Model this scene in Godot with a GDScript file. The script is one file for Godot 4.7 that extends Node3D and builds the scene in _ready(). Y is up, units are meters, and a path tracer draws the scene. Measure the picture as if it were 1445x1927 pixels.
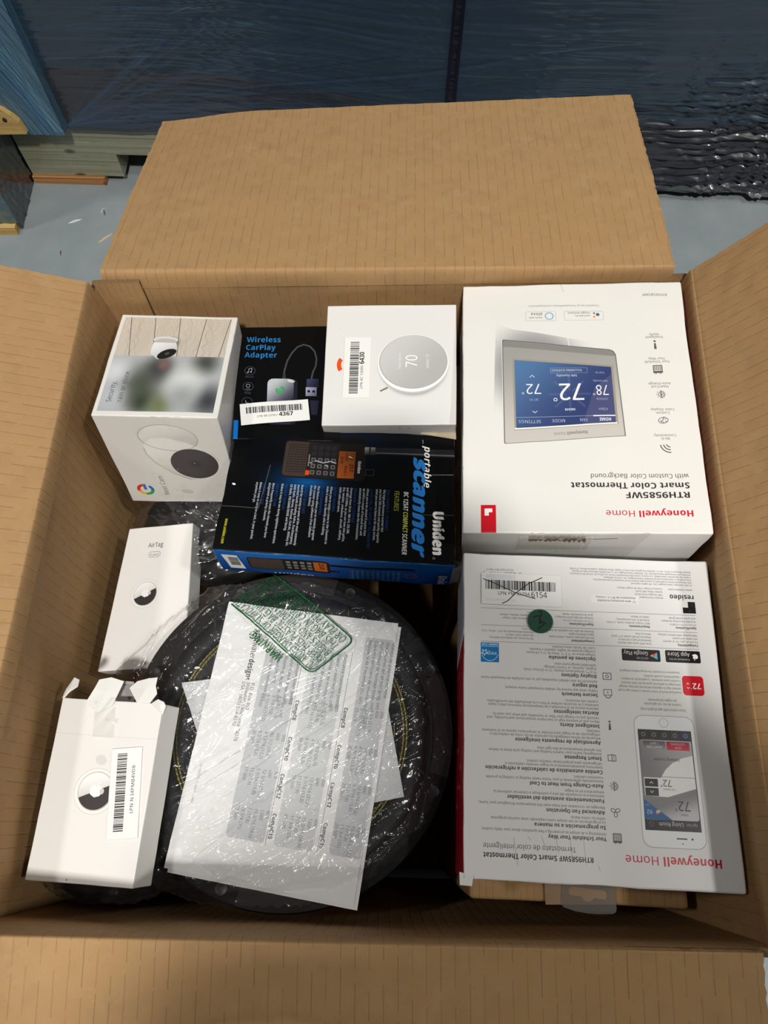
extends Node3D
# An open kraft carton of boxed electronics on a warehouse floor, seen steeply from above. Metres, y up.

const KRAFT := Color(0.672, 0.536, 0.372)
const WHITE := Color(0.905, 0.9, 0.885)
const INKY := Color(0.19, 0.19, 0.2)

var taken := {}


func _ready():
	# --- camera ---
	var cam := Camera3D.new()
	cam.name = "camera"
	cam.fov = 69.06
	cam.near = 0.02
	cam.far = 60.0
	add_child(cam)
	cam.position = Vector3(0, 0.9, 0)
	cam.rotation_degrees = Vector3(-67.8, 0, 0)
	# --- surroundings: dim hall light from everywhere ---
	var env := Environment.new()
	env.background_mode = Environment.BG_COLOR
	env.background_color = Color(0.60, 0.61, 0.63)
	env.background_energy_multiplier = 0.22
	env.tonemap_mode = Environment.TONE_MAPPER_LINEAR
	env.tonemap_exposure = 1.0
	env.sdfgi_enabled = true
	env.ssao_enabled = true
	env.ssil_enabled = true
	var we := WorldEnvironment.new()
	we.name = "world_environment"
	we.environment = env
	add_child(we)
	# --- lamps of the hall ---
	hall_lamp(Vector3(0.0, 3.3, 1.20), 0.22, 9.6, "white high bay lamp nearly above the viewer, the nearest and brightest")
	hall_lamp(Vector3(1.7, 3.3, 0.2), 0.22, 3.0, "white high bay lamp up to the right of the open carton")
	hall_lamp(Vector3(-1.6, 3.3, -0.3), 0.22, 2.1, "dimmer white high bay lamp up to the left of the open carton")

	concrete_floor()
	wrapped_pallets()
	carton()
	hidden_layer()
	thermostat_front_box()
	thermostat_back_box()
	camera_box()
	adapter_box()
	round_thermostat_box()
	scanner_box()
	tag_box_under_bag()
	tag_box_torn()
	speaker()
	foam_and_papers()
	speaker_bag()
	dark_bundles()
	hang_tab()
	person()
	debris()


# ---------------------------------------------------------------- naming
func numbered(called: String) -> String:
	if not taken.has(called):
		taken[called] = 0
		return called
	taken[called] += 1
	return "%s_%03d" % [called, taken[called]]


func tag(o, label := "", category := "", group := "", kind := ""):
	if label: o.set_meta("label", label)
	if category: o.set_meta("category", category)
	if group: o.set_meta("group", group)
	if kind: o.set_meta("kind", kind)
	return o


func thing(called, at, label, category, group := ""):
	var o := Node3D.new()
	o.name = numbered(called)
	add_child(o, true)
	o.position = at
	return tag(o, label, category, group)


func part(called, mesh, mat, parent, at := Vector3.ZERO):
	var o := MeshInstance3D.new()
	o.name = numbered(called) if parent == self else called
	o.mesh = mesh
	if mat: o.material_override = mat
	parent.add_child(o, true)
	o.position = at
	return o


# ---------------------------------------------------------------- materials
func mat(c: Color, rough := 0.5, spec := 0.5, metal := 0.0) -> StandardMaterial3D:
	var m := StandardMaterial3D.new()
	m.albedo_color = c
	m.roughness = rough
	m.metallic_specular = spec
	m.metallic = metal
	return m


func printed(ink, rough := 0.42, spec := 0.45) -> StandardMaterial3D:
	var m := mat(Color.WHITE, rough, spec)
	m.albedo_texture = ink.tex()
	m.texture_repeat = false
	return m


func noise(seed_: int, freq: float, kind := FastNoiseLite.TYPE_SIMPLEX_SMOOTH, oct := 3) -> FastNoiseLite:
	var n := FastNoiseLite.new()
	n.seed = seed_
	n.frequency = freq
	n.noise_type = kind
	n.fractal_octaves = oct
	return n


func noise_tex(seed_: int, freq: float, size := 512, c0 := Color.BLACK, c1 := Color.WHITE, oct := 4) -> NoiseTexture2D:
	var t := NoiseTexture2D.new()
	t.width = size
	t.height = size
	t.seamless = true
	t.generate_mipmaps = false
	t.noise = noise(seed_, freq, FastNoiseLite.TYPE_SIMPLEX_SMOOTH, oct)
	var g := Gradient.new()
	g.set_color(0, c0)
	g.set_color(1, c1)
	t.color_ramp = g
	return t


func film_mat(alpha: float, c := Color(0.9, 0.92, 0.95), rough := 0.09) -> StandardMaterial3D:
	var m := mat(Color(c.r, c.g, c.b, alpha), rough, 0.5)
	m.transparency = BaseMaterial3D.TRANSPARENCY_ALPHA
	m.cull_mode = BaseMaterial3D.CULL_DISABLED
	return m


# ---------------------------------------------------------------- vector ink: fills outlines into a texture, coordinates in millimetres
class Ink:
	var w: int
	var h: int
	var k: float
	var d: PackedByteArray
	var T := Transform2D()
	static var glyphs := {}
	static var fonts := {}
	var rgba := false

	func _init(mm_w: float, mm_h: float, px_per_mm: float, c: Color, with_alpha := false):
		k = px_per_mm
		w = int(round(mm_w * k))
		h = int(round(mm_h * k))
		rgba = with_alpha
		var im := Image.create(w, h, false, Image.FORMAT_RGBA8 if rgba else Image.FORMAT_RGB8)
		im.fill(c)
		d = im.get_data()

	func image() -> Image:
		return Image.create_from_data(w, h, false, Image.FORMAT_RGBA8 if rgba else Image.FORMAT_RGB8, d)

	func tex() -> ImageTexture:
		return ImageTexture.create_from_image(image())

	func turn180(mm_w: float, mm_h: float):
		T = Transform2D(PI, Vector2(mm_w, mm_h))

	# paint: a Color, or ["lin", c0, c1, p0, p1], or ["rad", c0, c1, centre, r0, r1, squash]
	func fill(polys: Array, paint, alpha := 1.0):
		var ps := []
		var lo := Vector2(1e9, 1e9)
		var hi := Vector2(-1e9, -1e9)
		for poly in polys:
			var q := PackedVector2Array()
			for p in poly:
				var r: Vector2 = (T * p) * k
				q.append(r)
				lo = lo.min(r)
				hi = hi.max(r)
			ps.append(q)
		var x0 := maxi(0, int(floor(lo.x)))
		var x1 := mini(w, int(ceil(hi.x)))
		var y0 := maxi(0, int(floor(lo.y)))
		var y1 := mini(h, int(ceil(hi.y)))
		if x1 <= x0 or y1 <= y0:
			return
		var ns := (y1 - y0) * 4
		var rows := []
		rows.resize(ns)
		for i in ns:
			rows[i] = []
		for q in ps:
			var n: int = q.size()
			for i in n:
				var a: Vector2 = q[i]
				var b: Vector2 = q[(i + 1) % n]
				if a.y == b.y:
					continue
				var dir := 1.0
				if a.y > b.y:
					var t := a
					a = b
					b = t
					dir = -1.0
				var s0 := maxi(0, int(ceil((a.y - y0) * 4.0 - 0.5)))
				var s1 := mini(ns, int(ceil((b.y - y0) * 4.0 - 0.5)))
				var sl := (b.x - a.x) / (b.y - a.y)
				for s in range(s0, s1):
					rows[s].append(Vector2(a.x + (y0 + (s + 0.5) * 0.25 - a.y) * sl, dir))
		var wide := x1 - x0
		var step := 4 if rgba else 3
		var flat: bool = paint is Color
		var col: Color = paint if flat else Color.WHITE
		var inv := T.affine_inverse()
		for y in range(y0, y1):
			var part_ := PackedFloat32Array()
			part_.resize(wide + 2)
			var whole := PackedFloat32Array()
			whole.resize(wide + 2)
			var any := false
			for sub in 4:
				var row: Array = rows[(y - y0) * 4 + sub]
				if row.is_empty():
					continue
				row.sort()
				any = true
				var wind := 0.0
				var from := 0.0
				for cr in row:
					var was := wind
					wind += cr.y
					if was == 0.0:
						from = cr.x
					elif wind == 0.0:
						var xa := clampf(from - x0, 0.0, wide)
						var xb := clampf(cr.x - x0, 0.0, wide)
						var ia := int(xa)
						var ib := int(xb)
						if ia == ib:
							part_[ia] += xb - xa
						else:
							part_[ia] += ia + 1 - xa
							part_[ib] += xb - ib
							whole[ia + 1] += 1.0
							whole[ib] -= 1.0
			if not any:
				continue
			var run := 0.0
			var o := (y * w + x0) * step
			for x in wide:
				run += whole[x]
				var cov := (part_[x] + run) * 0.25 * alpha
				if cov > 0.003:
					if not flat:
						col = shade(paint, inv * (Vector2(x + x0 + 0.5, y + 0.5) / k))
					var a := cov * col.a
					d[o] = int(lerpf(d[o], col.r * 255.0, a) + 0.5)
					d[o + 1] = int(lerpf(d[o + 1], col.g * 255.0, a) + 0.5)
					d[o + 2] = int(lerpf(d[o + 2], col.b * 255.0, a) + 0.5)
					if rgba:
						d[o + 3] = int(lerpf(d[o + 3], 255.0, a) + 0.5)
				o += step

	func shade(g: Array, p: Vector2) -> Color:
		var c0: Color = g[1]
		var c1: Color = g[2]
		if g[0] == "lin":
			var a: Vector2 = g[3]
			var ab: Vector2 = g[4] - a
			return c0.lerp(c1, smoothstep(0.0, 1.0, clampf((p - a).dot(ab) / ab.length_squared(), 0, 1)))
		var q: Vector2 = p - g[3]
		q.y /= g[6] if g.size() > 6 else 1.0
		return c0.lerp(c1, smoothstep(g[4], g[5], q.length()))

	func rect(x, y, ww, hh, c, a := 1.0):
		fill([PackedVector2Array([Vector2(x, y), Vector2(x + ww, y), Vector2(x + ww, y + hh), Vector2(x, y + hh)])], c, a)

	func poly(pts, c, a := 1.0):
		fill([PackedVector2Array(pts)], c, a)

	func rr_pts(x, y, ww, hh, r, back := false) -> PackedVector2Array:
		var o := PackedVector2Array()
		for q in 4:
			var cx = x + (ww - r if q == 0 or q == 3 else r)
			var cy = y + (hh - r if q < 2 else r)
			for i in 6:
				var t := (q + i / 5.0) * PI / 2
				o.append(Vector2(cx + cos(t) * r, cy + sin(t) * r))
		if back:
			o.reverse()
		return o

	func rrect(x, y, ww, hh, r, c, a := 1.0):
		fill([rr_pts(x, y, ww, hh, r)], c, a)

	func rframe(x, y, ww, hh, r, lw, c, a := 1.0):
		fill([rr_pts(x, y, ww, hh, r), rr_pts(x + lw, y + lw, ww - 2 * lw, hh - 2 * lw, maxf(r - lw, 0.01), true)], c, a)

	func ell_pts(cx, cy, rx, ry, rot := 0.0, back := false, n := 40) -> PackedVector2Array:
		var o := PackedVector2Array()
		for i in n:
			var t := TAU * i / n
			o.append(Vector2(cx, cy) + Vector2(cos(t) * rx, sin(t) * ry).rotated(rot))
		if back:
			o.reverse()
		return o

	func ell(cx, cy, rx, ry, c, rot := 0.0, a := 1.0):
		fill([ell_pts(cx, cy, rx, ry, rot)], c, a)

	func ring(cx, cy, rx, ry, lw, c, rot := 0.0, a := 1.0):
		fill([ell_pts(cx, cy, rx, ry, rot), ell_pts(cx, cy, rx - lw, ry - lw, rot, true)], c, a)

	func arc(cx, cy, r, lw, a0, a1, c, a := 1.0):
		var o := PackedVector2Array()
		for i in 17:
			o.append(Vector2(cx, cy) + Vector2.from_angle(lerpf(a0, a1, i / 16.0)) * (r + lw / 2))
		for i in 17:
			o.append(Vector2(cx, cy) + Vector2.from_angle(lerpf(a1, a0, i / 16.0)) * (r - lw / 2))
		fill([o], c, a)

	func line(p: Vector2, q: Vector2, lw, c, a := 1.0):
		var n: Vector2 = (q - p).normalized().orthogonal() * lw / 2
		fill([PackedVector2Array([p + n, q + n, q - n, p - n])], c, a)

	func lines(pts: Array, lw, c, a := 1.0):
		for i in pts.size() - 1:
			line(pts[i], pts[i + 1], lw, c, a)
			if i > 0:
				ell(pts[i].x, pts[i].y, lw / 2, lw / 2, c, 0.0, a)

	func bars(x, y, ww, hh, seed_: int, c, upright := true):
		var r := RandomNumberGenerator.new()
		r.seed = seed_
		var t := 0.0
		var whole: float = ww if upright else hh
		var unit: float = whole / 150.0
		while t < whole - unit:
			var b: float = unit * [1, 1, 2, 3][r.randi() % 4]
			b = minf(b, whole - t)
			if upright: rect(x + t, y, b, hh, c)
			else: rect(x, y + t, ww, b, c)
			t += b + unit * [1, 1, 1.5, 2][r.randi() % 4]

	func font(name_: String, bold: bool) -> RID:
		var key := name_ + str(bold)
		if not fonts.has(key):
			var f := SystemFont.new()
			f.font_names = PackedStringArray([name_])
			f.font_weight = 700 if bold else 400
			fonts[key] = [f, f.get_rids()[0]]
		return fonts[key][1]

	func glyph(ch: String, name_: String, bold: bool) -> Array:
		var key := name_ + str(bold) + ch
		if glyphs.has(key):
			return glyphs[key]
		var ts := TextServerManager.get_primary_interface()
		var f := font(name_, bold)
		var g := ts.font_get_glyph_index(f, 64, ch.unicode_at(0), 0)
		var c: Dictionary = ts.font_get_glyph_contours(f, 64, g)
		var polys := []
		var start := 0
		if c.has("contours"):
			for end in c.contours:
				var pts := []
				for i in range(start, end + 1):
					pts.append(c.points[i])
				start = end + 1
				polys.append(flatten(pts))
		glyphs[key] = [polys, ts.font_get_glyph_advance(f, 64, g).x / 64.0]
		return glyphs[key]

	func flatten(pts: Array) -> PackedVector2Array:
		var full := []
		var n := pts.size()
		for i in n:
			var a: Vector3 = pts[i]
			var b: Vector3 = pts[(i + 1) % n]
			full.append(a)
			if a.z != 1.0 and b.z != 1.0:
				full.append(Vector3((a.x + b.x) / 2, (a.y + b.y) / 2, 1))
		while full[0].z != 1.0:
			full.append(full.pop_front())
		var o := PackedVector2Array()
		n = full.size()
		var i := 0
		while i < n:
			var a := Vector2(full[i].x, full[i].y) / 64.0
			o.append(a)
			var m: Vector3 = full[(i + 1) % n]
			if m.z != 1.0:
				var e: Vector3 = full[(i + 2) % n]
				var mm := Vector2(m.x, m.y) / 64.0
				var b := Vector2(e.x, e.y) / 64.0
				for s in [0.33, 0.67]:
					o.append(a.lerp(mm, s).lerp(mm.lerp(b, s), s))
				i += 2
			else:
				i += 1
		return o

	# size = em in mm; options: b bold, w fit to this width, sx stretch, rot degrees, al 0 / 0.5 / 1, sl slant, f font, a alpha
	func text(s: String, x: float, y: float, size: float, c, o := {}):
		var fam: String = o.get("f", "Droid Sans")
		var bold: bool = o.get("b", false)
		var total := 0.0
		for ch in s:
			total += glyph(ch, fam, bold)[1] + o.get("sp", 0.0)
		var sx: float = o.get("sx", 1.0)
		if o.has("w"):
			sx = o.w / (total * size)
		var R := Transform2D(deg_to_rad(o.get("rot", 0.0)), Vector2(x, y))
		var at: float = -total * size * sx * o.get("al", 0.0)
		var sl: float = o.get("sl", 0.0)
		var was := T
		T = was * R
		for ch in s:
			var g := glyph(ch, fam, bold)
			if not g[0].is_empty():
				var polys := []
				for q in g[0]:
					var p := PackedVector2Array()
					for v in q:
						p.append(Vector2(at + (v.x - v.y * sl) * size * sx, v.y * size))
					polys.append(p)
				fill(polys, c, o.get("a", 1.0))
			at += (g[1] + o.get("sp", 0.0)) * size * sx
		T = was

	func specks(x, y, ww, hh, n: int, seed_: int, c: Color, big := 0.5):
		var r := RandomNumberGenerator.new()
		r.seed = seed_
		for i in n:
			var s := r.randf_range(0.1, big) * r.randf_range(0.4, 1.0)
			ell(x + r.randf() * ww, y + r.randf() * hh, s, s * r.randf_range(0.4, 1.0), c, r.randf() * 3.0, r.randf_range(0.3, 0.9))

	# worn edges: pale or dark nicks along the border
	func edge_wear(mw: float, mh: float, n: int, seed_: int, c: Color, deep := 0.8):
		var r := RandomNumberGenerator.new()
		r.seed = seed_
		for i in n:
			var t := r.randf()
			var side := r.randi() % 4
			var l := r.randf_range(0.5, 4.0)
			var dd := r.randf_range(0.15, deep)
			var p: Vector2 = [Vector2(t * mw, 0), Vector2(t * mw, mh), Vector2(0, t * mh), Vector2(mw, t * mh)][side]
			if side < 2: ell(p.x, p.y, l, dd, c, 0.0, r.randf_range(0.3, 0.9))
			else: ell(p.x, p.y, dd, l, c, 0.0, r.randf_range(0.3, 0.9))


# ---------------------------------------------------------------- meshes
class Build:
	var v := PackedVector3Array()
	var n := PackedVector3Array()
	var uv := PackedVector2Array()
	var ix := PackedInt32Array()

	func vert(p: Vector3, nn: Vector3, t := Vector2.ZERO) -> int:
		v.append(p)
		n.append(nn)
		uv.append(t)
		return v.size() - 1

	func quad(a, b, c, e):   # clockwise seen from the front
		ix.append_array(PackedInt32Array([a, b, c, a, c, e]))

	func face(a: Vector3, b: Vector3, c: Vector3, e: Vector3, ta := Vector2.ZERO, tb := Vector2.ZERO, tc := Vector2.ZERO, te := Vector2.ZERO):
		var nn := (c - a).cross(b - a).normalized()
		quad(vert(a, nn, ta), vert(b, nn, tb), vert(c, nn, tc), vert(e, nn, te))

	func add_to(m: ArrayMesh, material = null) -> ArrayMesh:
		var a := []
		a.resize(Mesh.ARRAY_MAX)
		a[Mesh.ARRAY_VERTEX] = v
		a[Mesh.ARRAY_NORMAL] = n
		a[Mesh.ARRAY_TEX_UV] = uv
		a[Mesh.ARRAY_INDEX] = ix
		m.add_surface_from_arrays(Mesh.PRIMITIVE_TRIANGLES, a)
		if material:
			m.surface_set_material(m.get_surface_count() - 1, material)
		return m

	func mesh(material = null) -> ArrayMesh:
		return add_to(ArrayMesh.new(), material)

	# normals from the triangles, for a grid or soup whose vertices are shared
	func smooth():
		for i in n.size():
			n[i] = Vector3.ZERO
		for t in range(0, ix.size(), 3):
			var a := v[ix[t]]
			var nn := (v[ix[t + 2]] - a).cross(v[ix[t + 1]] - a)
			for j in 3:
				n[ix[t + j]] += nn
		for i in n.size():
			n[i] = n[i].normalized()

	# plain box between two corners, small chamfer left out
	func slab(lo: Vector3, hi: Vector3, basis := Basis(), at := Vector3.ZERO):
		var P := func(x, y, z): return basis * Vector3(hi.x if x else lo.x, hi.y if y else lo.y, hi.z if z else lo.z) + at
		var s := hi - lo
		face(P.call(0, 1, 0), P.call(1, 1, 0), P.call(1, 1, 1), P.call(0, 1, 1), Vector2(0, 0), Vector2(s.x, 0), Vector2(s.x, s.z), Vector2(0, s.z))
		face(P.call(0, 0, 1), P.call(1, 0, 1), P.call(1, 0, 0), P.call(0, 0, 0), Vector2(0, 0), Vector2(s.x, 0), Vector2(s.x, s.z), Vector2(0, s.z))
		face(P.call(0, 1, 1), P.call(1, 1, 1), P.call(1, 0, 1), P.call(0, 0, 1), Vector2(0, 0), Vector2(s.x, 0), Vector2(s.x, s.y), Vector2(0, s.y))
		face(P.call(1, 1, 0), P.call(0, 1, 0), P.call(0, 0, 0), P.call(1, 0, 0), Vector2(0, 0), Vector2(s.x, 0), Vector2(s.x, s.y), Vector2(0, s.y))
		face(P.call(1, 1, 1), P.call(1, 1, 0), P.call(1, 0, 0), P.call(1, 0, 1), Vector2(0, 0), Vector2(s.z, 0), Vector2(s.z, s.y), Vector2(0, s.y))
		face(P.call(0, 1, 0), P.call(0, 1, 1), P.call(0, 0, 1), P.call(0, 0, 0), Vector2(0, 0), Vector2(s.z, 0), Vector2(s.z, s.y), Vector2(0, s.y))


# a box through eight corners (top: back-left, back-right, front-right, front-left; then the bottom the same way) with rounded edges;
# mats: face name -> material, "" for the rest
func hexa(c: Array, origin: Vector3, r: float, mats: Dictionary, dent := 0.0, seed_ := 1, seg := 10) -> ArrayMesh:
	var size := Vector3(c[1].distance_to(c[0]), c[0].distance_to(c[4]), c[3].distance_to(c[0]))
	var half := size / 2
	var ex: Vector3 = (c[1] - c[0]).normalized()
	var ey: Vector3 = (c[0] - c[4]).normalized()
	var ez: Vector3 = (c[3] - c[0]).normalized()
	var nz := noise(seed_, 14.0)
	var steps := func(hh: float) -> Array:
		var o := [-hh, -hh + r * 0.3, -hh + r * 0.65]
		for i in seg + 1:
			o.append(lerpf(-hh + r, hh - r, i / float(seg)))
		o.append_array([hh - r * 0.65, hh - r * 0.3, hh])
		return o
	var m := ArrayMesh.new()
	var faces := {
		"top": [Vector3(1, 0, 0), Vector3(0, 0, 1), Vector3(0, 1, 0)], "front": [Vector3(1, 0, 0), Vector3(0, -1, 0), Vector3(0, 0, 1)],
		"right": [Vector3(0, 0, -1), Vector3(0, -1, 0), Vector3(1, 0, 0)], "left": [Vector3(0, 0, 1), Vector3(0, -1, 0), Vector3(-1, 0, 0)],
		"back": [Vector3(-1, 0, 0), Vector3(0, -1, 0), Vector3(0, 0, -1)], "bottom": [Vector3(1, 0, 0), Vector3(0, 0, -1), Vector3(0, -1, 0)]}
	for name_ in faces:
		var fu: Vector3 = faces[name_][0]
		var fv: Vector3 = faces[name_][1]
		var fn: Vector3 = faces[name_][2]
		var hu: float = absf(fu.dot(half))
		var hv: float = absf(fv.dot(half))
		var hn: float = absf(fn.dot(half))
		var us: Array = (steps as Callable).call(hu)
		var vs: Array = (steps as Callable).call(hv)
		var b := Build.new()
		for j in vs.size():
			for i in us.size():
				var p: Vector3 = fu * us[i] + fv * vs[j] + fn * hn
				var inner := p.clamp(-half + Vector3(r, r, r), half - Vector3(r, r, r))
				var nn := (p - inner).normalized()
				p = inner + nn * r
				if dent > 0.0:
					p += nn * dent * nz.get_noise_3dv(p + Vector3(seed_, 0, 0)) 
				var q := Vector3(p.x / half.x, p.y / half.y, p.z / half.z)
				var s := (q + Vector3.ONE) / 2
				var top: Vector3 = c[0].lerp(c[1], s.x).lerp(c[3].lerp(c[2], s.x), s.z)
				var bot: Vector3 = c[4].lerp(c[5], s.x).lerp(c[7].lerp(c[6], s.x), s.z)
				b.vert(bot.lerp(top, s.y) - origin, (ex * nn.x + ey * nn.y + ez * nn.z).normalized(), Vector2((us[i] + hu) / (2 * hu), (vs[j] + hv) / (2 * hv)))
		var nu := us.size()
		for j in vs.size() - 1:
			for i in nu - 1:
				b.quad(j * nu + i, j * nu + i + 1, (j + 1) * nu + i + 1, (j + 1) * nu + i)
		if dent > 0.0:
			var keep := b.n.duplicate()
			b.smooth()
			for i in keep.size():   # keep the rounded rim's own normals
				if keep[i].dot(b.n[i]) < 0.97:
					b.n[i] = keep[i]
		b.add_to(m, mats[name_] if mats.has(name_) else mats[""])
	return m


func corners(top: Array, down: Vector3) -> Array:
	var o := top.duplicate()
	for p in top:
		o.append(p + down)
	return o


func base_of(c: Array) -> Vector3:
	var s := Vector3.ZERO
	for i in range(4, 8):
		s += c[i]
	return s / 4


# a sheet with thickness; P(u, v) gives its front side; front faces run u right, v down
func sheet(P: Callable, nu: int, nv: int, thick: float, lu: float, lv: float, m, edge = null, flip := false) -> ArrayMesh:
	var f := Build.new()
	for j in nv + 1:
		for i in nu + 1:
			var u := i / float(nu)
			var w := j / float(nv)
			f.vert(P.call(u, w), Vector3.UP, Vector2(u * lu, w * lv))
	var w1 := nu + 1
	for j in nv:
		for i in nu:
			if flip: f.quad(j * w1 + i, (j + 1) * w1 + i, (j + 1) * w1 + i + 1, j * w1 + i + 1)
			else: f.quad(j * w1 + i, j * w1 + i + 1, (j + 1) * w1 + i + 1, (j + 1) * w1 + i)
	f.smooth()
	var m_ := f.mesh(m)
	if thick <= 0.0:
		return m_
	var b := Build.new()
	for i in f.v.size():
		b.vert(f.v[i] - f.n[i] * thick, -f.n[i], f.uv[i])
	for t in range(0, f.ix.size(), 3):
		b.ix.append_array(PackedInt32Array([f.ix[t], f.ix[t + 2], f.ix[t + 1]]))
	b.add_to(m_, m)
	var e := Build.new()
	var rim := []
	for i in nu: rim.append(i)
	for j in nv: rim.append(j * w1 + nu)
	for i in nu: rim.append(nv * w1 + nu - i)
	for j in nv: rim.append((nv - j) * w1)
	for i in rim.size():
		var a: int = rim[i]
		var c: int = rim[(i + 1) % rim.size()]
		if flip: e.face(f.v[c], f.v[a], b.v[a], b.v[c])
		else: e.face(f.v[a], f.v[c], b.v[c], b.v[a])
	e.add_to(m_, edge if edge else m)
	return m_


# a surface of revolution about y; profile from the axis outwards or round, front outside
func lathe(profile: Array, n := 96, a0 := 0.0, a1 := TAU) -> Build:
	var b := Build.new()
	for i in n + 1:
		var a := lerpf(a0, a1, i / float(n))
		for p in profile:
			b.vert(Vector3(cos(a) * p.x, p.y, sin(a) * p.x), Vector3.UP, Vector2(a, p.x))
	var w := profile.size()
	for i in n:
		for j in w - 1:
			b.quad(i * w + j, i * w + j + 1, (i + 1) * w + j + 1, (i + 1) * w + j)
	b.smooth()
	return b


func label_sheet(P: Callable, ink, called, parent, rough := 0.35, nu := 10, nv := 6, label := ""):
	# a stuck-on paper label, 0.25 mm thick, following the face it is stuck on
	var o = part(called, sheet(P, nu, nv, 0.00025, 1, 1, printed(ink, rough), mat(Color(0.93, 0.93, 0.92))), null, parent)
	if label: tag(o, label)
	return o


# point on the top face of a box of eight corners, from millimetres measured right and towards the viewer
func on_top(c: Array, mw: float, mh: float, x: float, y: float, lift: float, origin: Vector3) -> Vector3:
	var s := x / mw
	var t := y / mh
	var p: Vector3 = c[0].lerp(c[1], s).lerp(c[3].lerp(c[2], s), t)
	var nn: Vector3 = (c[3] - c[0]).cross(c[1] - c[0]).normalized()
	return p + nn * lift - origin


# ---------------------------------------------------------------- the hall
func hall_lamp(at: Vector3, size: float, energy: float, label: String):
	var t = thing("hall_lamp", at, label, "lamp", "")
	var b := Build.new()
	b.slab(Vector3(-size / 2 - 0.03, 0.0, -size / 2 - 0.03), Vector3(size / 2 + 0.03, 0.09, size / 2 + 0.03))
	b.slab(Vector3(-0.02, 0.09, -0.02), Vector3(0.02, 0.5, 0.02))
	part("housing", b.mesh(), mat(Color(0.75, 0.75, 0.76), 0.4), t)
	var g := Build.new()
	g.slab(Vector3(-size / 2, -0.012, -size / 2), Vector3(size / 2, 0.0, size / 2))
	var gm := mat(Color(0.95, 0.95, 0.93))
	gm.emission_enabled = true
	gm.emission = Color(1.0, 0.98, 0.95)
	gm.emission_energy_multiplier = 2.0
	part("glowing_panel", g.mesh(), gm, t)
	var l := AreaLight3D.new()
	l.name = "lamp_light"
	l.area_size = Vector2(size, size)
	l.area_normalize_energy = true
	l.light_energy = energy
	l.light_color = Color(1.0, 0.985, 0.955)
	l.shadow_enabled = true
	l.area_range = 20.0
	t.add_child(l)
	l.position = Vector3(0, -0.02, 0)
	l.rotation_degrees = Vector3(-90, 0, 0)


func concrete_floor():
	var b := Build.new()
	b.slab(Vector3(-4, -0.12, -4), Vector3(4, 0, 4))
	var m := mat(Color(1, 1, 1), 0.5, 0.4)
	m.albedo_texture = noise_tex(3, 0.012, 1024, Color(0.53, 0.57, 0.59), Color(0.59, 0.625, 0.64), 5)
	m.uv1_triplanar = true
	m.uv1_world_triplanar = true
	m.uv1_scale = Vector3(0.9, 0.9, 0.9)
	m.roughness_texture = noise_tex(5, 0.02, 256, Color(0.35, 0.35, 0.35), Color(0.75, 0.75, 0.75))
	m.roughness = 1.0
	m.heightmap_enabled = true
	m.heightmap_texture = noise_tex(9, 0.05, 512)
	m.heightmap_scale = 0.06
	tag(part("floor", b.mesh(), m, self), "grey painted concrete warehouse floor with scuffs", "floor", "", "structure")


# stretch film: layered streaks of stretched plastic, thickness reads as colour
func film_ink(mw: float, mh: float, k: float, base: Color, thin: Color, n: int, seed_: int, slope: float, spread: float) -> Ink:
	var ink := Ink.new(mw, mh, k, base)
	var r := RandomNumberGenerator.new()
	r.seed = seed_
	for i in n:
		var x := r.randf_range(-0.2, 1.0) * mw
		var y := r.randf() * mh
		var l := r.randf_range(0.1, 0.6) * mw
		var a := slope + r.randfn() * spread
		var c := thin if r.randf() < 0.65 else base.darkened(0.4)
		ink.line(Vector2(x, y), Vector2(x + l, y + l * a), r.randf_range(0.6, 6.0), c, r.randf_range(0.04, 0.22))
	return ink


func wrap_mat(ink, bump_seed: int, sx: float, sy: float) -> StandardMaterial3D:
	var m := printed(ink, 0.38, 0.5)
	m.texture_repeat = true
	m.clearcoat_enabled = true
	m.clearcoat = 1.0
	m.clearcoat_roughness = 0.09
	m.heightmap_enabled = true
	m.heightmap_texture = m.albedo_texture
	m.heightmap_scale = 0.12
	return m


func wrapped_face(name_, parent, P: Callable, nu, nv, m, amp: float, seed_: int, along: Vector2, stretch: float, heavy := 0.0):
	# P gives a flat face in metres, the film on it is pulled into ridges that run along "along"
	var nz := noise(seed_, 1.0, FastNoiseLite.TYPE_SIMPLEX, 3)
	var big := noise(seed_ + 7, 4.0)
	var a: Vector3 = P.call(0.0, 0.0)
	var nn: Vector3 = (P.call(0.0, 1.0) - a).cross(P.call(1.0, 0.0) - a).normalized()
	var ex: Vector3 = P.call(1.0, 0.0) - a
	var ey: Vector3 = P.call(0.0, 1.0) - a
	var Q := func(u, w):
		var p: Vector3 = P.call(u, w)
		var q := Vector2(u * ex.length(), w * ey.length())
		var t := q.rotated(-along.angle()) + Vector2(0, 0.010 * big.get_noise_2d(q.x * 0.6, q.y * 0.4))
		var more := 1.0 + heavy * smoothstep(0.45, 0.75, u) * smoothstep(0.62, 0.85, w)
		var hgt := 1.0 - absf(nz.get_noise_2d(t.x * stretch, t.y * 85.0))
		return p + nn * amp * more * (pow(hgt, 4.0) - 0.5 + 0.6 * big.get_noise_2d(q.x * 2.0, q.y * 2.0))
	return part(name_, sheet(Q, nu, nv, 0.0, 1, 1, m), null, parent)


func pallet_point(x: float, y: float, d: float) -> Vector3:
	return Vector3(-0.443 + x - 0.0355 * d, y, -0.935 + 0.0355 * x + d)


func pallet_slab(b: Build, x0, x1, y0, y1, d0, d1):
	b.slab(Vector3(x0, y0, d0), Vector3(x1, y1, d1), Basis(Vector3.UP, -0.0355), Vector3(-0.443, 0, -0.935))


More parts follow.
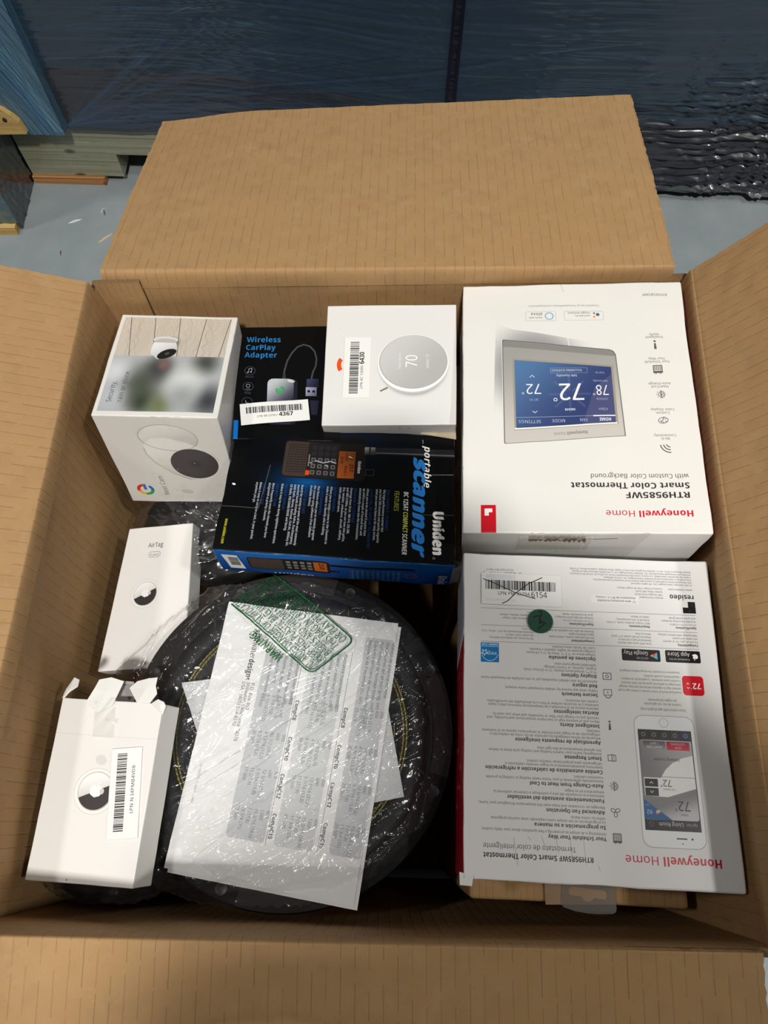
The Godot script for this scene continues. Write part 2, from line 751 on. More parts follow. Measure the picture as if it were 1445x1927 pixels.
func grain_ink(mw: float, mh: float, k: float, c: Color, dark: Color, seed_: int, knots: int) -> Ink:
	var ink := Ink.new(mw, mh, k, c)
	var r := RandomNumberGenerator.new()
	r.seed = seed_
	for i in int(mh * 1.6):
		var y := r.randf() * mh
		var pts := []
		var x := 0.0
		var f := r.randf() * 6.0
		while x <= mw + 20:
			pts.append(Vector2(x, y + sin(x * 0.012 + f) * 1.5))
			x += 20.0
		ink.lines(pts, r.randf_range(0.3, 1.6), dark, r.randf_range(0.08, 0.4))
	for i in knots:
		var p := Vector2(r.randf() * mw, r.randf_range(0.2, 0.8) * mh)
		ink.ell(p.x, p.y, 9, 5, dark.darkened(0.3), 0.0, 0.55)
		ink.ell(p.x, p.y, 5, 3, dark.darkened(0.6), 0.0, 0.6)
	return ink


func wrapped_pallets():
	var wood := grain_ink(500, 90, 1.6, Color(0.60, 0.60, 0.49), Color(0.42, 0.43, 0.36), 11, 7)
	var wood_m := wrap_mat(wood, 0, 1, 1)
	wood_m.uv1_scale = Vector3(2.0, 11.0, 1)
	wood_m.roughness = 0.45
	for i in 50:
		var sx := (i * 137) % 480
		var sy := (i * 53) % 88
		wood.line(Vector2(sx, sy), Vector2(sx + 20 + (i * 29) % 60, sy), 0.7 + (i % 3) * 0.5, Color(0.72, 0.74, 0.68) if i % 3 else Color(0.36, 0.46, 0.52), 0.4)
	wood_m.albedo_texture = wood.tex()
	wood_m.heightmap_texture = wood_m.albedo_texture
	var raw_m := printed(grain_ink(300, 30, 2.0, Color(0.72, 0.53, 0.35), Color(0.52, 0.34, 0.2), 12, 2), 0.7, 0.3)
	raw_m.texture_repeat = true
	raw_m.uv1_scale = Vector3(3.3, 30.0, 1)
	var pale_m := printed(grain_ink(120, 60, 3.0, Color(0.83, 0.71, 0.46), Color(0.62, 0.48, 0.28), 13, 0), 0.7, 0.3)
	pale_m.texture_repeat = true
	pale_m.uv1_scale = Vector3(8.0, 16.0, 1)
	# the long pallet behind the carton
	var t = thing("wooden_pallet", pallet_point(0.4, 0, -0.3), "long wooden pallet under the dark film wrapped load behind the carton", "pallet", "")
	var off: Vector3 = -t.position
	for row in 3:
		var d0 := -0.04 - row * 0.27
		var b := Build.new()
		pallet_slab(b, -0.112, 1.3, 0.055, 0.1, d0, d0 + 0.04)
		pallet_slab(b, -0.112, 0.034, 0.013, 0.055, d0, d0 + 0.04)
		pallet_slab(b, 0.26, 0.80, 0.013, 0.055, d0, d0 + 0.04)
		pallet_slab(b, 1.0, 1.3, 0.013, 0.055, d0, d0 + 0.04)
		part("stringer", b.mesh(), wood_m, t, off)
	for i in 9:
		var b := Build.new()
		pallet_slab(b, -0.112 + i * 0.157, -0.112 + i * 0.157 + 0.12, 0.1, 0.114, -0.6, -0.002)
		part("deck_board", b.mesh(), wood_m, t, off)
	for x in [-0.112, 0.4, 0.62, 1.06]:
		var b := Build.new()
		pallet_slab(b, x, x + 0.115, 0.0, 0.013, -0.6, 0.006)
		part("bottom_board", b.mesh(), raw_m, t, off)

	# the dark load on it
	var ld = thing("wrapped_load", pallet_point(0.6, 0.114, -0.3), "tall load wrapped in dark blue stretch film behind the open carton", "pallet load")
	off = -ld.position
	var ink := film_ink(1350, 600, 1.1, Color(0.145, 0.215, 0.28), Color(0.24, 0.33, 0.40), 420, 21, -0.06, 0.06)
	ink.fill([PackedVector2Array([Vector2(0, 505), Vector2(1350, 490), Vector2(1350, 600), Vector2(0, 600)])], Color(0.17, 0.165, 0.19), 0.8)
	var r := RandomNumberGenerator.new()
	r.seed = 5
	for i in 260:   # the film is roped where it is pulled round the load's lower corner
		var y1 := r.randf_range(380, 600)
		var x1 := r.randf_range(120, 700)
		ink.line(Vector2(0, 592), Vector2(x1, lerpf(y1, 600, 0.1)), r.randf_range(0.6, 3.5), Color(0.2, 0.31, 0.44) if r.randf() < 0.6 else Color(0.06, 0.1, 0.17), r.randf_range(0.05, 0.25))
	for i in 160:
		var y1 := r.randf_range(500, 600)
		var x1 := r.randf_range(0, 1350)
		ink.line(Vector2(x1, y1), Vector2(x1 + r.randf_range(60, 360), y1 - r.randf_range(-8, 14)), r.randf_range(0.6, 3.0), Color(0.33, 0.36, 0.42) if r.randf() < 0.5 else Color(0.05, 0.07, 0.1), r.randf_range(0.08, 0.3))
	for i in 110:   # taut bright threads where the film lies in many layers
		var y2 := r.randf() * 560.0
		var x2 := r.randf() * 1250.0
		ink.line(Vector2(x2, y2), Vector2(x2 + r.randf_range(20, 160), y2 - r.randf_range(-4, 16)), r.randf_range(0.4, 1.0), Color(0.55, 0.63, 0.68), r.randf_range(0.15, 0.5))
	for i in 26:   # pale doubled hem of the film at its lower right
		var y1 := r.randf_range(588, 600)
		ink.line(Vector2(r.randf_range(760, 1000), y1), Vector2(1350, y1 + r.randf_range(-2, 2)), r.randf_range(0.8, 3.0), Color(0.5, 0.55, 0.54), 0.14)
	ink.line(Vector2(547, 0), Vector2(547, 520), 9, Color(0.06, 0.06, 0.13), 0.9)
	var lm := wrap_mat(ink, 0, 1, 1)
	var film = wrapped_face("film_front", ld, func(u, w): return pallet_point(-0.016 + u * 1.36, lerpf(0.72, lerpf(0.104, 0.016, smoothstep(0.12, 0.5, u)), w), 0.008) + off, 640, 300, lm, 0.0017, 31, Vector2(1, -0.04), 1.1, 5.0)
	var rest := Build.new()
	pallet_slab(rest, -0.014, 1.34, 0.116, 0.72, -0.58, -0.012)
	pallet_slab(rest, -0.014, 1.34, 0.72, 1.3, -0.58, -0.004)
	part("wrapped_cartons", rest.mesh(), mat(Color(0.12, 0.18, 0.24), 0.4), ld, off)
	for s in [0.527, 0.538]:
		var e := Build.new()
		pallet_slab(e, s, s + 0.004, 0.125, 0.72, -0.004, 0.0115)
		part("corner_edge", e.mesh(), mat(Color(0.07, 0.07, 0.15), 0.3), ld, off)

	# the narrow light blue stack at its left end, with a bare plank end poking through the film
	var la = thing("wrapped_load", pallet_point(-0.06, 0.114, -0.3), "narrow stack in lighter blue film left of the dark load, bare plank end showing", "pallet load")
	off = -la.position
	var ink2 := film_ink(110, 520, 2.5, Color(0.25, 0.39, 0.48), Color(0.42, 0.55, 0.60), 160, 22, 2.6, 1.2)
	ink2.fill([PackedVector2Array([Vector2(0, 0), Vector2(30, 0), Vector2(5, 380), Vector2(0, 380)])], Color(0.05, 0.20, 0.36), 0.75)
	for i in 60:
		ink2.line(Vector2(r.randf() * 70, r.randf_range(150, 420)), Vector2(r.randf_range(80, 110), 515), r.randf_range(0.5, 2.5), Color(0.10, 0.30, 0.52) if i % 2 else Color(0.5, 0.66, 0.72), 0.22)
	var am := wrap_mat(ink2, 0, 1, 1)
	wrapped_face("film_front", la, func(u, w): return pallet_point(-0.112 + u * 0.096, lerpf(0.64, 0.11, w), 0.026) + off, 90, 220, am, 0.0012, 33, Vector2(0.35, 1), 3.0)
	wrapped_face("film_side", la, func(u, w): return pallet_point(-0.016, lerpf(0.64, 0.11, w), 0.026 - u * 0.03) + off, 10, 60, am, 0.0006, 34, Vector2(0.3, 1), 3.0)
	var core := Build.new()
	pallet_slab(core, -0.108, -0.018, 0.114, 0.64, -0.58, 0.015)
	pallet_slab(core, -0.110, -0.016, 0.64, 1.25, -0.58, 0.022)
	part("stack_core", core.mesh(), mat(Color(0.2, 0.33, 0.42), 0.4), la, off)
	var pl := Build.new()
	var arch := [Vector2(-0.108, 0.116), Vector2(-0.108, 0.148), Vector2(-0.096, 0.158), Vector2(-0.086, 0.157), Vector2(-0.077, 0.149), Vector2(-0.070, 0.137), Vector2(-0.067, 0.118)]
	for i in arch.size() - 2:
		pl.face(pallet_point(arch[0].x, arch[0].y, 0.034), pallet_point(arch[i + 1].x, arch[i + 1].y, 0.034), pallet_point(arch[i + 2].x, arch[i + 2].y, 0.034), pallet_point(arch[0].x, arch[0].y, 0.034), arch[0], arch[i + 1], arch[i + 2], arch[0])
	for i in arch.size():
		var p: Vector2 = arch[i]
		var q: Vector2 = arch[(i + 1) % arch.size()]
		pl.face(pallet_point(p.x, p.y, 0.02), pallet_point(q.x, q.y, 0.02), pallet_point(q.x, q.y, 0.034), pallet_point(p.x, p.y, 0.034))
	var plank = part("plank_end", pl.mesh(), pale_m, la, off)
	var nail := lathe([Vector2(0, 0.001), Vector2(0.003, 0.001), Vector2(0.0033, 0.0)], 16)
	var nl = part("nail_hole", nail.mesh(), mat(Color(0.2, 0.15, 0.1), 0.8), plank, pallet_point(-0.088, 0.141, 0.034))
	nl.rotation_degrees = Vector3(90, 0, 0)

	# the near load at the left edge
	var lc = thing("wrapped_load", Vector3(-0.9, 0, -1.2), "near pallet load at the left edge wrapped in blue grey film with bare wood spots", "pallet load")
	off = -lc.position
	var ink3 := film_ink(700, 300, 1.2, Color(0.10, 0.135, 0.185), Color(0.22, 0.28, 0.33), 220, 25, 1.5, 1.0)
	wrapped_face("film_side", lc, func(u, w): return Vector3(-0.557, lerpf(0.7, 0.004, w), lerpf(-0.836, -1.5, u)) + off, 160, 140, wrap_mat(ink3, 0, 1, 1), 0.002, 35, Vector2(0.2, 1), 4.0)
	var ink4 := film_ink(700, 600, 1.2, Color(0.25, 0.36, 0.39), Color(0.42, 0.52, 0.50), 300, 26, 1.2, 1.0)
	for i in 40:
		ink4.ell(r.randf_range(560, 700), r.randf_range(540, 600), r.randf_range(3, 10), r.randf_range(2, 8), Color(0.72, 0.62, 0.4), 0.0, 0.12)
	ink4.ell(672, 555, 9, 12, Color(0.74, 0.64, 0.40), 0.4, 0.95)
	wrapped_face("film_front", lc, func(u, w): return Vector3(lerpf(-1.25, -0.557, u), lerpf(0.7, 0.016, w), -0.836) + off, 120, 140, wrap_mat(ink4, 0, 1, 1), 0.002, 36, Vector2(0.4, 1), 4.0)
	var cc := Build.new()
	cc.slab(Vector3(-1.25, 0.016, -1.5), Vector3(-0.561, 0.7, -0.84))
	cc.slab(Vector3(-1.25, 0.7, -1.5), Vector3(-0.557, 1.2, -0.836))
	part("wrapped_cartons", cc.mesh(), mat(Color(0.2, 0.28, 0.33), 0.4), lc, off)
	var fb := Build.new()
	fb.slab(Vector3(-1.25, 0, -0.95), Vector3(-0.562, 0.015, -0.828))
	part("bottom_board", fb.mesh(), pale_m, lc, off)


func debris():
	var m := mat(Color(0.78, 0.72, 0.6), 0.8)
	var m2 := mat(Color(0.45, 0.38, 0.3), 0.8)
	var w := mat(Color(0.86, 0.87, 0.88), 0.6)
	var list := [[-0.480, -0.855, 0.022, 0.4, w, "white plastic sliver on the floor near the left load"], [-0.437, -0.873, 0.014, 1.9, m2, "dark splinter leaning on a white shred on the bare floor"],
		[-0.428, -0.822, 0.030, 0.75, m, "longest pale wood splinter in the middle of the open floor"], [-0.492, -0.793, 0.011, 1.7, m2, "short brown bark chip on the floor toward the near left load"],
		[-0.375, -0.925, 0.026, -0.6, m, "pale splinter beside the pallet notch, nearest to the back flap"], [-0.440, -0.877, 0.012, 1.2, w, "small forked white plastic shred on the open floor"]]
	for it in list:
		var b := Build.new()
		var l: float = it[2]
		# a tapering sliver with a raised spine
		var s := [Vector3(-l / 2, 0.0006, 0), Vector3(-l * 0.2, 0.0006, -l * 0.07), Vector3(l * 0.3, 0.0006, -l * 0.05), Vector3(l / 2, 0.0008, 0.0), Vector3(l * 0.25, 0.0006, l * 0.06), Vector3(-l * 0.25, 0.0006, l * 0.06)]
		for i in 6:
			var a: Vector3 = s[i]
			var c: Vector3 = s[(i + 1) % 6]
			b.face(Vector3(0, 0.003, 0), a, c, Vector3(0, 0.003, 0))
			b.face(a, a - Vector3(0, a.y, 0), c - Vector3(0, c.y, 0), c)
		var o = part("wood_splinter", b.mesh(), it[4], self, Vector3(it[0], 0, it[1]))
		o.rotation.y = it[3]
		tag(o, it[5], "splinter", "splinters and shreds on the floor")


# ---------------------------------------------------------------- the carton
func kraft_mats() -> Array:
	var mm := 240.0
	var ink := Ink.new(mm, mm, 4.0, KRAFT)
	var relief := Ink.new(mm, mm, 4.0, Color(0.5, 0.5, 0.5))
	var r := RandomNumberGenerator.new()
	r.seed = 77
	for i in 2600:   # fibres and mottling of recycled liner
		var p := Vector2(r.randf() * mm, r.randf() * mm)
		var a := r.randf() * TAU
		var l := r.randf_range(0.3, 2.2)
		var light := r.randf() < 0.5
		ink.line(p, p + Vector2.from_angle(a) * l, r.randf_range(0.12, 0.4), KRAFT.lightened(0.22) if light else KRAFT.darkened(0.22), r.randf_range(0.15, 0.5))
	for i in 500:
		ink.ell(r.randf() * mm, r.randf() * mm, r.randf_range(2, 9), r.randf_range(1.5, 6), KRAFT.lightened(0.12) if i % 2 else KRAFT.darkened(0.12), r.randf() * 3, 0.14)
	ink.specks(0, 0, mm, mm, 160, 3, KRAFT.darkened(0.55), 0.25)
	for i in 32:   # one score line per flute, broken
		var x := (i + 0.5) * 7.5
		var y := -r.randf() * 20.0
		relief.line(Vector2(x, 0), Vector2(x, mm), 1.3, Color(0.38, 0.38, 0.38), 0.6)
		relief.line(Vector2(x + 3.7, 0), Vector2(x + 3.7, mm), 2.6, Color(0.58, 0.58, 0.58), 0.5)
		while y < mm:
			var l := r.randf_range(6, 34)
			var w := r.randf_range(-0.12, 0.12)
			ink.line(Vector2(x + w, y), Vector2(x + r.randf_range(-0.15, 0.15), minf(y + l, mm)), r.randf_range(0.18, 0.38), KRAFT.darkened(0.5), r.randf_range(0.2, 0.5))
			relief.line(Vector2(x + w, y), Vector2(x, y + l), 0.5, Color(0.15, 0.15, 0.15), 0.8)
			y += l + r.randf_range(1.5, 12)
	var m := mat(Color.WHITE, 0.72, 0.35)
	m.albedo_texture = ink.tex()
	m.heightmap_enabled = true
	m.heightmap_texture = relief.tex()
	m.heightmap_scale = 0.05
	var edge := mat(KRAFT.darkened(0.12), 0.85, 0.2)
	edge.albedo_texture = noise_tex(41, 0.2, 128, Color(0.6, 0.6, 0.6), Color(1, 1, 1))
	edge.uv1_triplanar = true
	edge.uv1_scale = Vector3(40, 40, 40)
	return [m, edge]


var rim := [Vector3(-0.2195, 0.45, -0.3746), Vector3(0.2285, 0.45, -0.3816), Vector3(0.2102, 0.45, 0.0661), Vector3(-0.2322, 0.45, 0.0568)]
var kraft := []


func carton():
	kraft = kraft_mats()
	var t = thing("cardboard_carton", Vector3(0, 0, -0.16), "large open kraft cardboard carton full of boxed electronics, all four flaps folded out", "carton")
	var off: Vector3 = -t.position
	var km: StandardMaterial3D = kraft[0]
	var edge = kraft[1]
	var tile := 0.24
	var crook := noise(8, 9.0)
	var fine := noise(9, 160.0)
	# walls: inner face towards the goods. bulge is outward
	for i in 4:
		var a: Vector3 = rim[i]
		var b: Vector3 = rim[(i + 1) % 4]
		var l := a.distance_to(b)
		var ext := (b - a).normalized() * 0.0035
		a -= ext
		b += ext
		var outw := (b - a).cross(Vector3.UP).normalized()
		if outw.dot(a + b - Vector3(0, 0, -0.32)) < 0: outw = -outw
		var bulge: float = [0.004, 0.004, 0.004, 0.010][i]
		var lean: float = [0.0, 0.0, 0.0, 0.0][i]
		var P := func(u, w):
			var p: Vector3 = a.lerp(b, u) - Vector3(0, 0.010 + 0.435 * w, 0)
			var k := sin(PI * clampf(w * 1.7, 0, 1)) * sin(PI * u)
			if i == 3: k *= 0.6 + 0.8 * (1.0 - u)
			if i == 1: p += outw * 0.0045 * smoothstep(0.0, 0.06, w)
			if i == 3: p -= outw * 0.075 * minf(0.010 + 0.435 * w, 0.12) * (1.0 - 0.6 * (1.0 - u))
			p += outw * (bulge * k + 0.0008 * crook.get_noise_2d(u * l, w * 0.4))
			return p + off
		part("wall_panel", sheet(P, 60, 50, 0.0045, l / tile, 0.45 / tile, km, edge), null, t)
	var bt := Build.new()
	bt.slab(Vector3(-0.222, 0.001, -0.370), Vector3(0.209, 0.006, 0.054))
	part("bottom_panel", bt.mesh(), km, t, off)
	# flaps: rolled over the fold, then flat; outer corner points as they stand
	var L := 0.225
	var flaps := [
		[Vector3(-0.2130, 0.4515, -0.3790), Vector3(0.2191, 0.4515, -0.3830), Vector3(-0.2055, 0.4030, -0.5985), Vector3(0.2225, 0.4213, -0.6017), "back flap lying back away from the viewer"],
		[Vector3(0.2295, 0.4515, -0.3780), Vector3(0.2115, 0.4515, 0.0600), Vector3(0.3500, 0.6370, -0.3680), Vector3(0.3330, 0.6370, 0.0700), "right flap standing up steeply"],
		[Vector3(0.1985, 0.4515, 0.0665), Vector3(-0.2290, 0.4515, 0.0585), Vector3(0.2020, 0.3950, 0.2830), Vector3(-0.2350, 0.3950, 0.2760), "front flap sloping down towards the viewer, crossed by a crease"],
		[Vector3(-0.2330, 0.4515, 0.0520), Vector3(-0.2205, 0.4515, -0.3680), Vector3(-0.4500, 0.5060, 0.0440), Vector3(-0.4370, 0.5060, -0.3760), "left flap raised a little and brightly lit"]]
	for i in 4:
		var f: Array = flaps[i]
		var l: float = f[0].distance_to(f[1])
		var P := func(u, w):
			# v = 0 outer edge ... 1 fold for the side seen; the roll eats the first 14 mm below the fold
			var o: Vector3 = f[2].lerp(f[3], u)
			var g: Vector3 = f[0].lerp(f[1], u)
			var s: float = 1.0 - w
			var rag: float = 0.0012 * fine.get_noise_2d(u * l * 3.0, i * 3.0) * smoothstep(0.93, 1.0, s)
			var side: float = 0.0011 * fine.get_noise_2d(s * 0.5, i * 5.0 + (1.0 if u > 0.5 else 0.0)) * smoothstep(0.48, 0.5, absf(u - 0.5))
			var p: Vector3 = g.lerp(o, s + rag) + (f[1] - f[0]).normalized() * side
			var up: Vector3 = (f[2] - f[0]).cross(f[1] - f[0]).normalized()
			if up.y < 0: up = -up
			p += up * (0.0022 * sin(PI * minf(s * 1.15, 1.0)) * (0.6 + 0.4 * crook.get_noise_2d(u * 0.5, s * 0.3)) + 0.0004 * crook.get_noise_2d(u * l * 4.0, s * 0.8))
			if i == 0:   # its far left corner is bent down
				p -= up * 0.006 * smoothstep(0.2, 0.0, u) * s
				p += Vector3(0, 0, 0.0)
			if i == 2:   # a long wandering crease
				var line := 0.20 + 0.03 * sin(u * 7.0) + 0.02 * crook.get_noise_2d(u * 0.7, 4.0) + 0.06 * smoothstep(0.45, 0.9, u)
				p -= up * 0.0022 * exp(-pow((s - line) / 0.016, 2.0))
				p += up * 0.002 * exp(-pow((s - line - 0.03) / 0.02, 2.0))
			return p + off
		var nu := 180
		tag(part("flap", sheet(P, nu, 70, 0.0045, l / tile, L / tile, km, edge), null, t), f[4])
	# the roll over each fold joins wall and flap
	for i in 4:
		var f: Array = flaps[i]
		var l: float = f[0].distance_to(f[1])
		var a: Vector3 = rim[i]
		var b: Vector3 = rim[(i + 1) % 4]
		var dirw: Vector3 = (f[2] - f[0]).normalized()
		var inw := (Vector3(0, 0, -0.16) - (a + b) / 2 + Vector3(0, 0.45, 0)).normalized() * 0.0006
		var P := func(u, w):
			var g: Vector3 = f[0].lerp(f[1], u) + dirw * 0.002 + Vector3(0, 0.0003, 0)
			var lo: Vector3 = a.lerp(b, (g - a).dot(b - a) / (b - a).length_squared()) - Vector3(0, 0.014, 0)
			var top: Vector3 = a.lerp(b, (g - a).dot(b - a) / (b - a).length_squared()) + Vector3(0, 0.0035, 0)
			var q := lo.lerp(top, 1.0 - w).lerp(top.lerp(g, 1.0 - w), 1.0 - w)
			return q + Vector3(0, 0.0004, 0) + inw + off
		part("fold", sheet(P, 60, 8, 0.003, l / tile, 0.02 / tile, km, edge), null, t)
	# the glued tab of the back left corner
	var T := func(u, w): return Vector3(-0.2185 + u * lerpf(0.034, 0.031, w), 0.446 - 0.3 * w, -0.3715 - u * 0.0007) + off
	tag(part("glue_tab", sheet(T, 8, 40, 0.003, 0.05 / tile, 0.3 / tile, km, edge), null, t), "narrow glued tab in the back left corner")


func hidden_layer():
	# brown inner cartons that carry the goods; their edges show in the gaps
	var list := [[[Vector3(0.060, 0.3515, -0.362), Vector3(0.204, 0.3515, -0.362), Vector3(0.204, 0.3515, -0.168), Vector3(0.060, 0.3515, -0.172)], "brown inner carton under the upper white thermostat box, seen in the dark gap"],
		[[Vector3(0.064, 0.3515, -0.160), Vector3(0.203, 0.3515, -0.160), Vector3(0.200, 0.3515, 0.057), Vector3(0.056, 0.3515, 0.0505)], "scuffed brown inner carton under the lower white thermostat box, at the front wall"],
		[[Vector3(-0.205, 0.262, -0.366), Vector3(-0.005, 0.262, -0.366), Vector3(-0.005, 0.262, 0.050), Vector3(-0.215, 0.262, 0.046)], "low brown inner carton under the round speaker and the small boxes"]]
	for it in list:
		var y: float = it[0][0].y
		var c := corners(it[0], Vector3(0, 0.008 - y, 0))
		var o := base_of(c)
		var t = thing("inner_carton", o, it[1], "carton", "brown inner cartons")
		part("body", hexa(c, o, 0.003, {"": kraft[0]}, 0.001, 4), null, t)
		var tape := mat(Color(0.56, 0.44, 0.29), 0.35)
		var mid: Vector3 = (c[0] + c[1]) / 2
		var md: Vector3 = (c[3] + c[2]) / 2
		part("tape_strip", sheet(func(u, w): return mid.lerp(md, w) + Vector3((u - 0.5) * 0.045, 0.0006 + 0.0012, 0) - o, 4, 12, 0.0, 1, 1, tape), null, t)


# ---------------------------------------------------------------- the printed boxes
func sun_snow(ink: Ink, x: float, y: float, s: float, c: Color):
	ink.arc(x, y, s * 0.5, s * 0.13, -PI / 2, PI / 2, c)
	for i in 5:
		var v := Vector2.from_angle(-PI / 2 + PI * i / 4.0)
		ink.ell(x + v.x * s * 0.85, y + v.y * s * 0.85, s * 0.1, s * 0.1, c)
	for i in 4:
		var v := Vector2.from_angle(PI / 2 + PI * (i + 0.5) / 4.0)
		ink.line(Vector2(x, y), Vector2(x, y) + v * s, s * 0.12, c)
		ink.line(Vector2(x, y) + v * s * 0.65, Vector2(x, y) + v.rotated(0.45) * s, s * 0.1, c)
		ink.line(Vector2(x, y) + v * s * 0.65, Vector2(x, y) + v.rotated(-0.45) * s, s * 0.1, c)
	ink.line(Vector2(x, y - s), Vector2(x, y + s), s * 0.12, c)


func calendar(ink: Ink, x: float, y: float, ww: float, c: Color):
	ink.rframe(x, y, ww, ww, 0.3, ww * 0.09, c)
	ink.rect(x, y, ww, ww * 0.24, c)
	for i in 4: ink.rect(x + ww * (0.2 + 0.19 * i), y, ww * 0.05, ww, c)
	for i in 3: ink.rect(x, y + ww * (0.4 + 0.18 * i), ww, ww * 0.05, c)
	ink.rect(x + ww * 0.2, y - ww * 0.12, ww * 0.12, ww * 0.18, c)
	ink.rect(x + ww * 0.68, y - ww * 0.12, ww * 0.12, ww * 0.18, c)


func apple(ink: Ink, x: float, y: float, s: float, c, hole, rot := 0.0):
	# bitten fruit mark, s = height
	var was := ink.T
	ink.T = was * Transform2D(rot, Vector2(x, y))
	ink.ell(-s * 0.17, s * 0.04, s * 0.27, s * 0.34, c)
	ink.ell(s * 0.17, s * 0.04, s * 0.27, s * 0.34, c)
	ink.ell(0, s * 0.18, s * 0.24, s * 0.27, c)
	ink.ell(-s * 0.02, s * 0.0, s * 0.3, s * 0.2, c)
	ink.ell(s * 0.43, s * 0.0, s * 0.16, s * 0.19, hole)
	ink.ell(s * 0.07, -s * 0.42, s * 0.06, s * 0.15, c, 0.5)
	ink.T = was


func thermostat_back_box():
	# the upper of the two white boxes lies with its front up, upside down to the viewer
	var mw := 165.0
	var mh := 204.0
	var ink := Ink.new(mw, mh, 6.5, WHITE)
	ink.turn180(mw, mh)
	var red := Color(0.80, 0.06, 0.13)
	var grey := Color(0.36, 0.36, 0.37)
	ink.text("Honeywell", 11, 16.7, 6.2, red, {"b": true, "w": 36.2})
	ink.text("Home", 48.9, 16.7, 6.2, Color(0.78, 0.16, 0.26), {"w": 20.0})
	ink.text("RTH9585WF", 11.7, 30.2, 6.0, INKY, {"b": true, "w": 43.0})
	ink.text("Smart Color Thermostat", 11.5, 37.2, 6.0, INKY, {"b": true, "w": 79.6})
	ink.text("with Custom Color Background", 11.5, 43.8, 4.8, Color(0.3, 0.3, 0.31), {"w": 65.8})
	# red corner mark
	ink.rect(142.2, 0, 10.2, 20.6, Color(0.84, 0.05, 0.13))
	ink.poly([Vector2(144.6, 18.0), Vector2(149.9, 18.0), Vector2(149.9, 12.8), Vector2(147.0, 12.8), Vector2(147.0, 15.2), Vector2(144.6, 15.2)], Color.WHITE)
	# printed drop shade and device
	ink.poly([Vector2(54, 140), Vector2(100, 148), Vector2(136, 154), Vector2(136, 70), Vector2(143, 85), Vector2(140, 168), Vector2(128, 163), Vector2(60, 150)], ["rad", Color(0.45, 0.46, 0.47, 0.65), Color(0.8, 0.8, 0.8, 0.0), Vector2(112, 130), 20.0, 52.0], 1.0)
	var dev := [Vector2(50.9, 72.7), Vector2(135.0, 67.3), Vector2(135.6, 68.2), Vector2(135.6, 153.4), Vector2(134.6, 154.2), Vector2(57, 145.0), Vector2(54.2, 143.6), Vector2(52.6, 140.5)]
	ink.poly(dev, Color(0.46, 0.46, 0.46))
	var dev2 := []
	for p in dev: dev2.append(Vector2(93.5, 110) + (p - Vector2(93.5, 110)) * 0.982 + Vector2(0, -0.3))
	ink.poly(dev2, ["lin", Color(0.79, 0.775, 0.75), Color(0.62, 0.615, 0.60), Vector2(80, 70), Vector2(88, 156)])
	ink.poly([Vector2(53.5, 139), Vector2(135, 148), Vector2(135, 153), Vector2(57, 143.8), Vector2(54, 142)], Color(0.42, 0.42, 0.41), 0.45)
	ink.poly([Vector2(55.4, 82.2), Vector2(128.0, 78.0), Vector2(128.4, 138.0), Vector2(55.4, 131.2)], Color(0.62, 0.6, 0.55))
	ink.poly([Vector2(55.8, 82.6), Vector2(127.7, 78.6), Vector2(127.9, 80.0), Vector2(56.4, 84.0)], Color(0.97, 0.96, 0.93))
	ink.poly([Vector2(57, 83.7), Vector2(126.7, 79.8), Vector2(126.9, 136.2), Vector2(57, 129.7)], ["lin", Color(0.20, 0.25, 0.44), Color(0.33, 0.48, 0.66), Vector2(75, 92), Vector2(128, 138)])
	ink.poly([Vector2(57, 84), Vector2(80, 82.6), Vector2(70, 112), Vector2(57, 124)], Color(0.42, 0.40, 0.54), 0.45)
	for i in 8:
		var v := Vector2.from_angle(TAU * i / 8)
		ink.line(Vector2(88, 107) + v * 3, Vector2(88, 107) + v * 15, 1.6, Color(0.5, 0.58, 0.72), 0.22)
	var wht := Color(0.95, 0.96, 0.98)
	var soft := Color(0.75, 0.78, 0.86)
	ink.text("Honeywell", 77.0, 77.3, 3.6, Color(0.5, 0.49, 0.47), {"b": true, "w": 14.6, "rot": -3.0})
	ink.text("Home", 92.4, 76.5, 3.6, Color(0.55, 0.54, 0.52), {"w": 8.4, "rot": -3.0})
	ink.text("HOME", 60.0, 87.4, 3.6, wht, {"b": true, "w": 8.4})
	ink.text("FAN", 76.5, 87.0, 3.5, soft, {"w": 5.6})
	ink.text("MODE", 92.0, 86.6, 3.5, soft, {"w": 9.6})
	ink.text("SETTINGS", 109.0, 86.2, 3.5, soft, {"w": 16.2})
	ink.line(Vector2(57, 89.1), Vector2(126.7, 88.3), 0.35, soft, 0.8)
	ink.line(Vector2(57, 89.1), Vector2(72.5, 88.9), 0.9, wht)
	ink.text("6:30pm", 61.9, 95.2, 2.6, soft, {"w": 6.6})
	ink.text("INDOOR", 84.6, 95.2, 2.4, wht, {"w": 7.4, "b": true})
	ink.lines([Vector2(111.5, 93.5), Vector2(113.2, 92.0), Vector2(114.9, 93.5)], 0.4, wht)
	ink.text("OUTDOOR", 61.2, 103.6, 2.3, soft, {"w": 8.0})
	ink.text("SET TO", 110.3, 103.6, 2.3, soft, {"w": 6.4})
	ink.text("78", 59.8, 114.3, 11.6, wht, {"w": 9.6})
	ink.ring(70.6, 106.6, 0.75, 0.75, 0.3, wht)
	ink.text("72", 77.0, 115.6, 19.0, Color(1, 1, 1), {"w": 19.0, "b": false})
	ink.text("72", 77.25, 115.6, 19.0, Color(1, 1, 1), {"w": 19.0, "b": false})
	ink.ring(98.2, 102.6, 1.4, 1.4, 0.5, Color(1, 1, 1))
	ink.text("72", 107.6, 115.8, 11.6, wht, {"w": 11.8})
	ink.ring(121.2, 108.0, 0.8, 0.8, 0.3, wht)
	ink.text("55% Humidity", 60.2, 118.6, 2.2, soft, {"w": 10.6})
	ink.text("54% Humidity", 81.8, 123.4, 2.7, wht, {"w": 15.0})
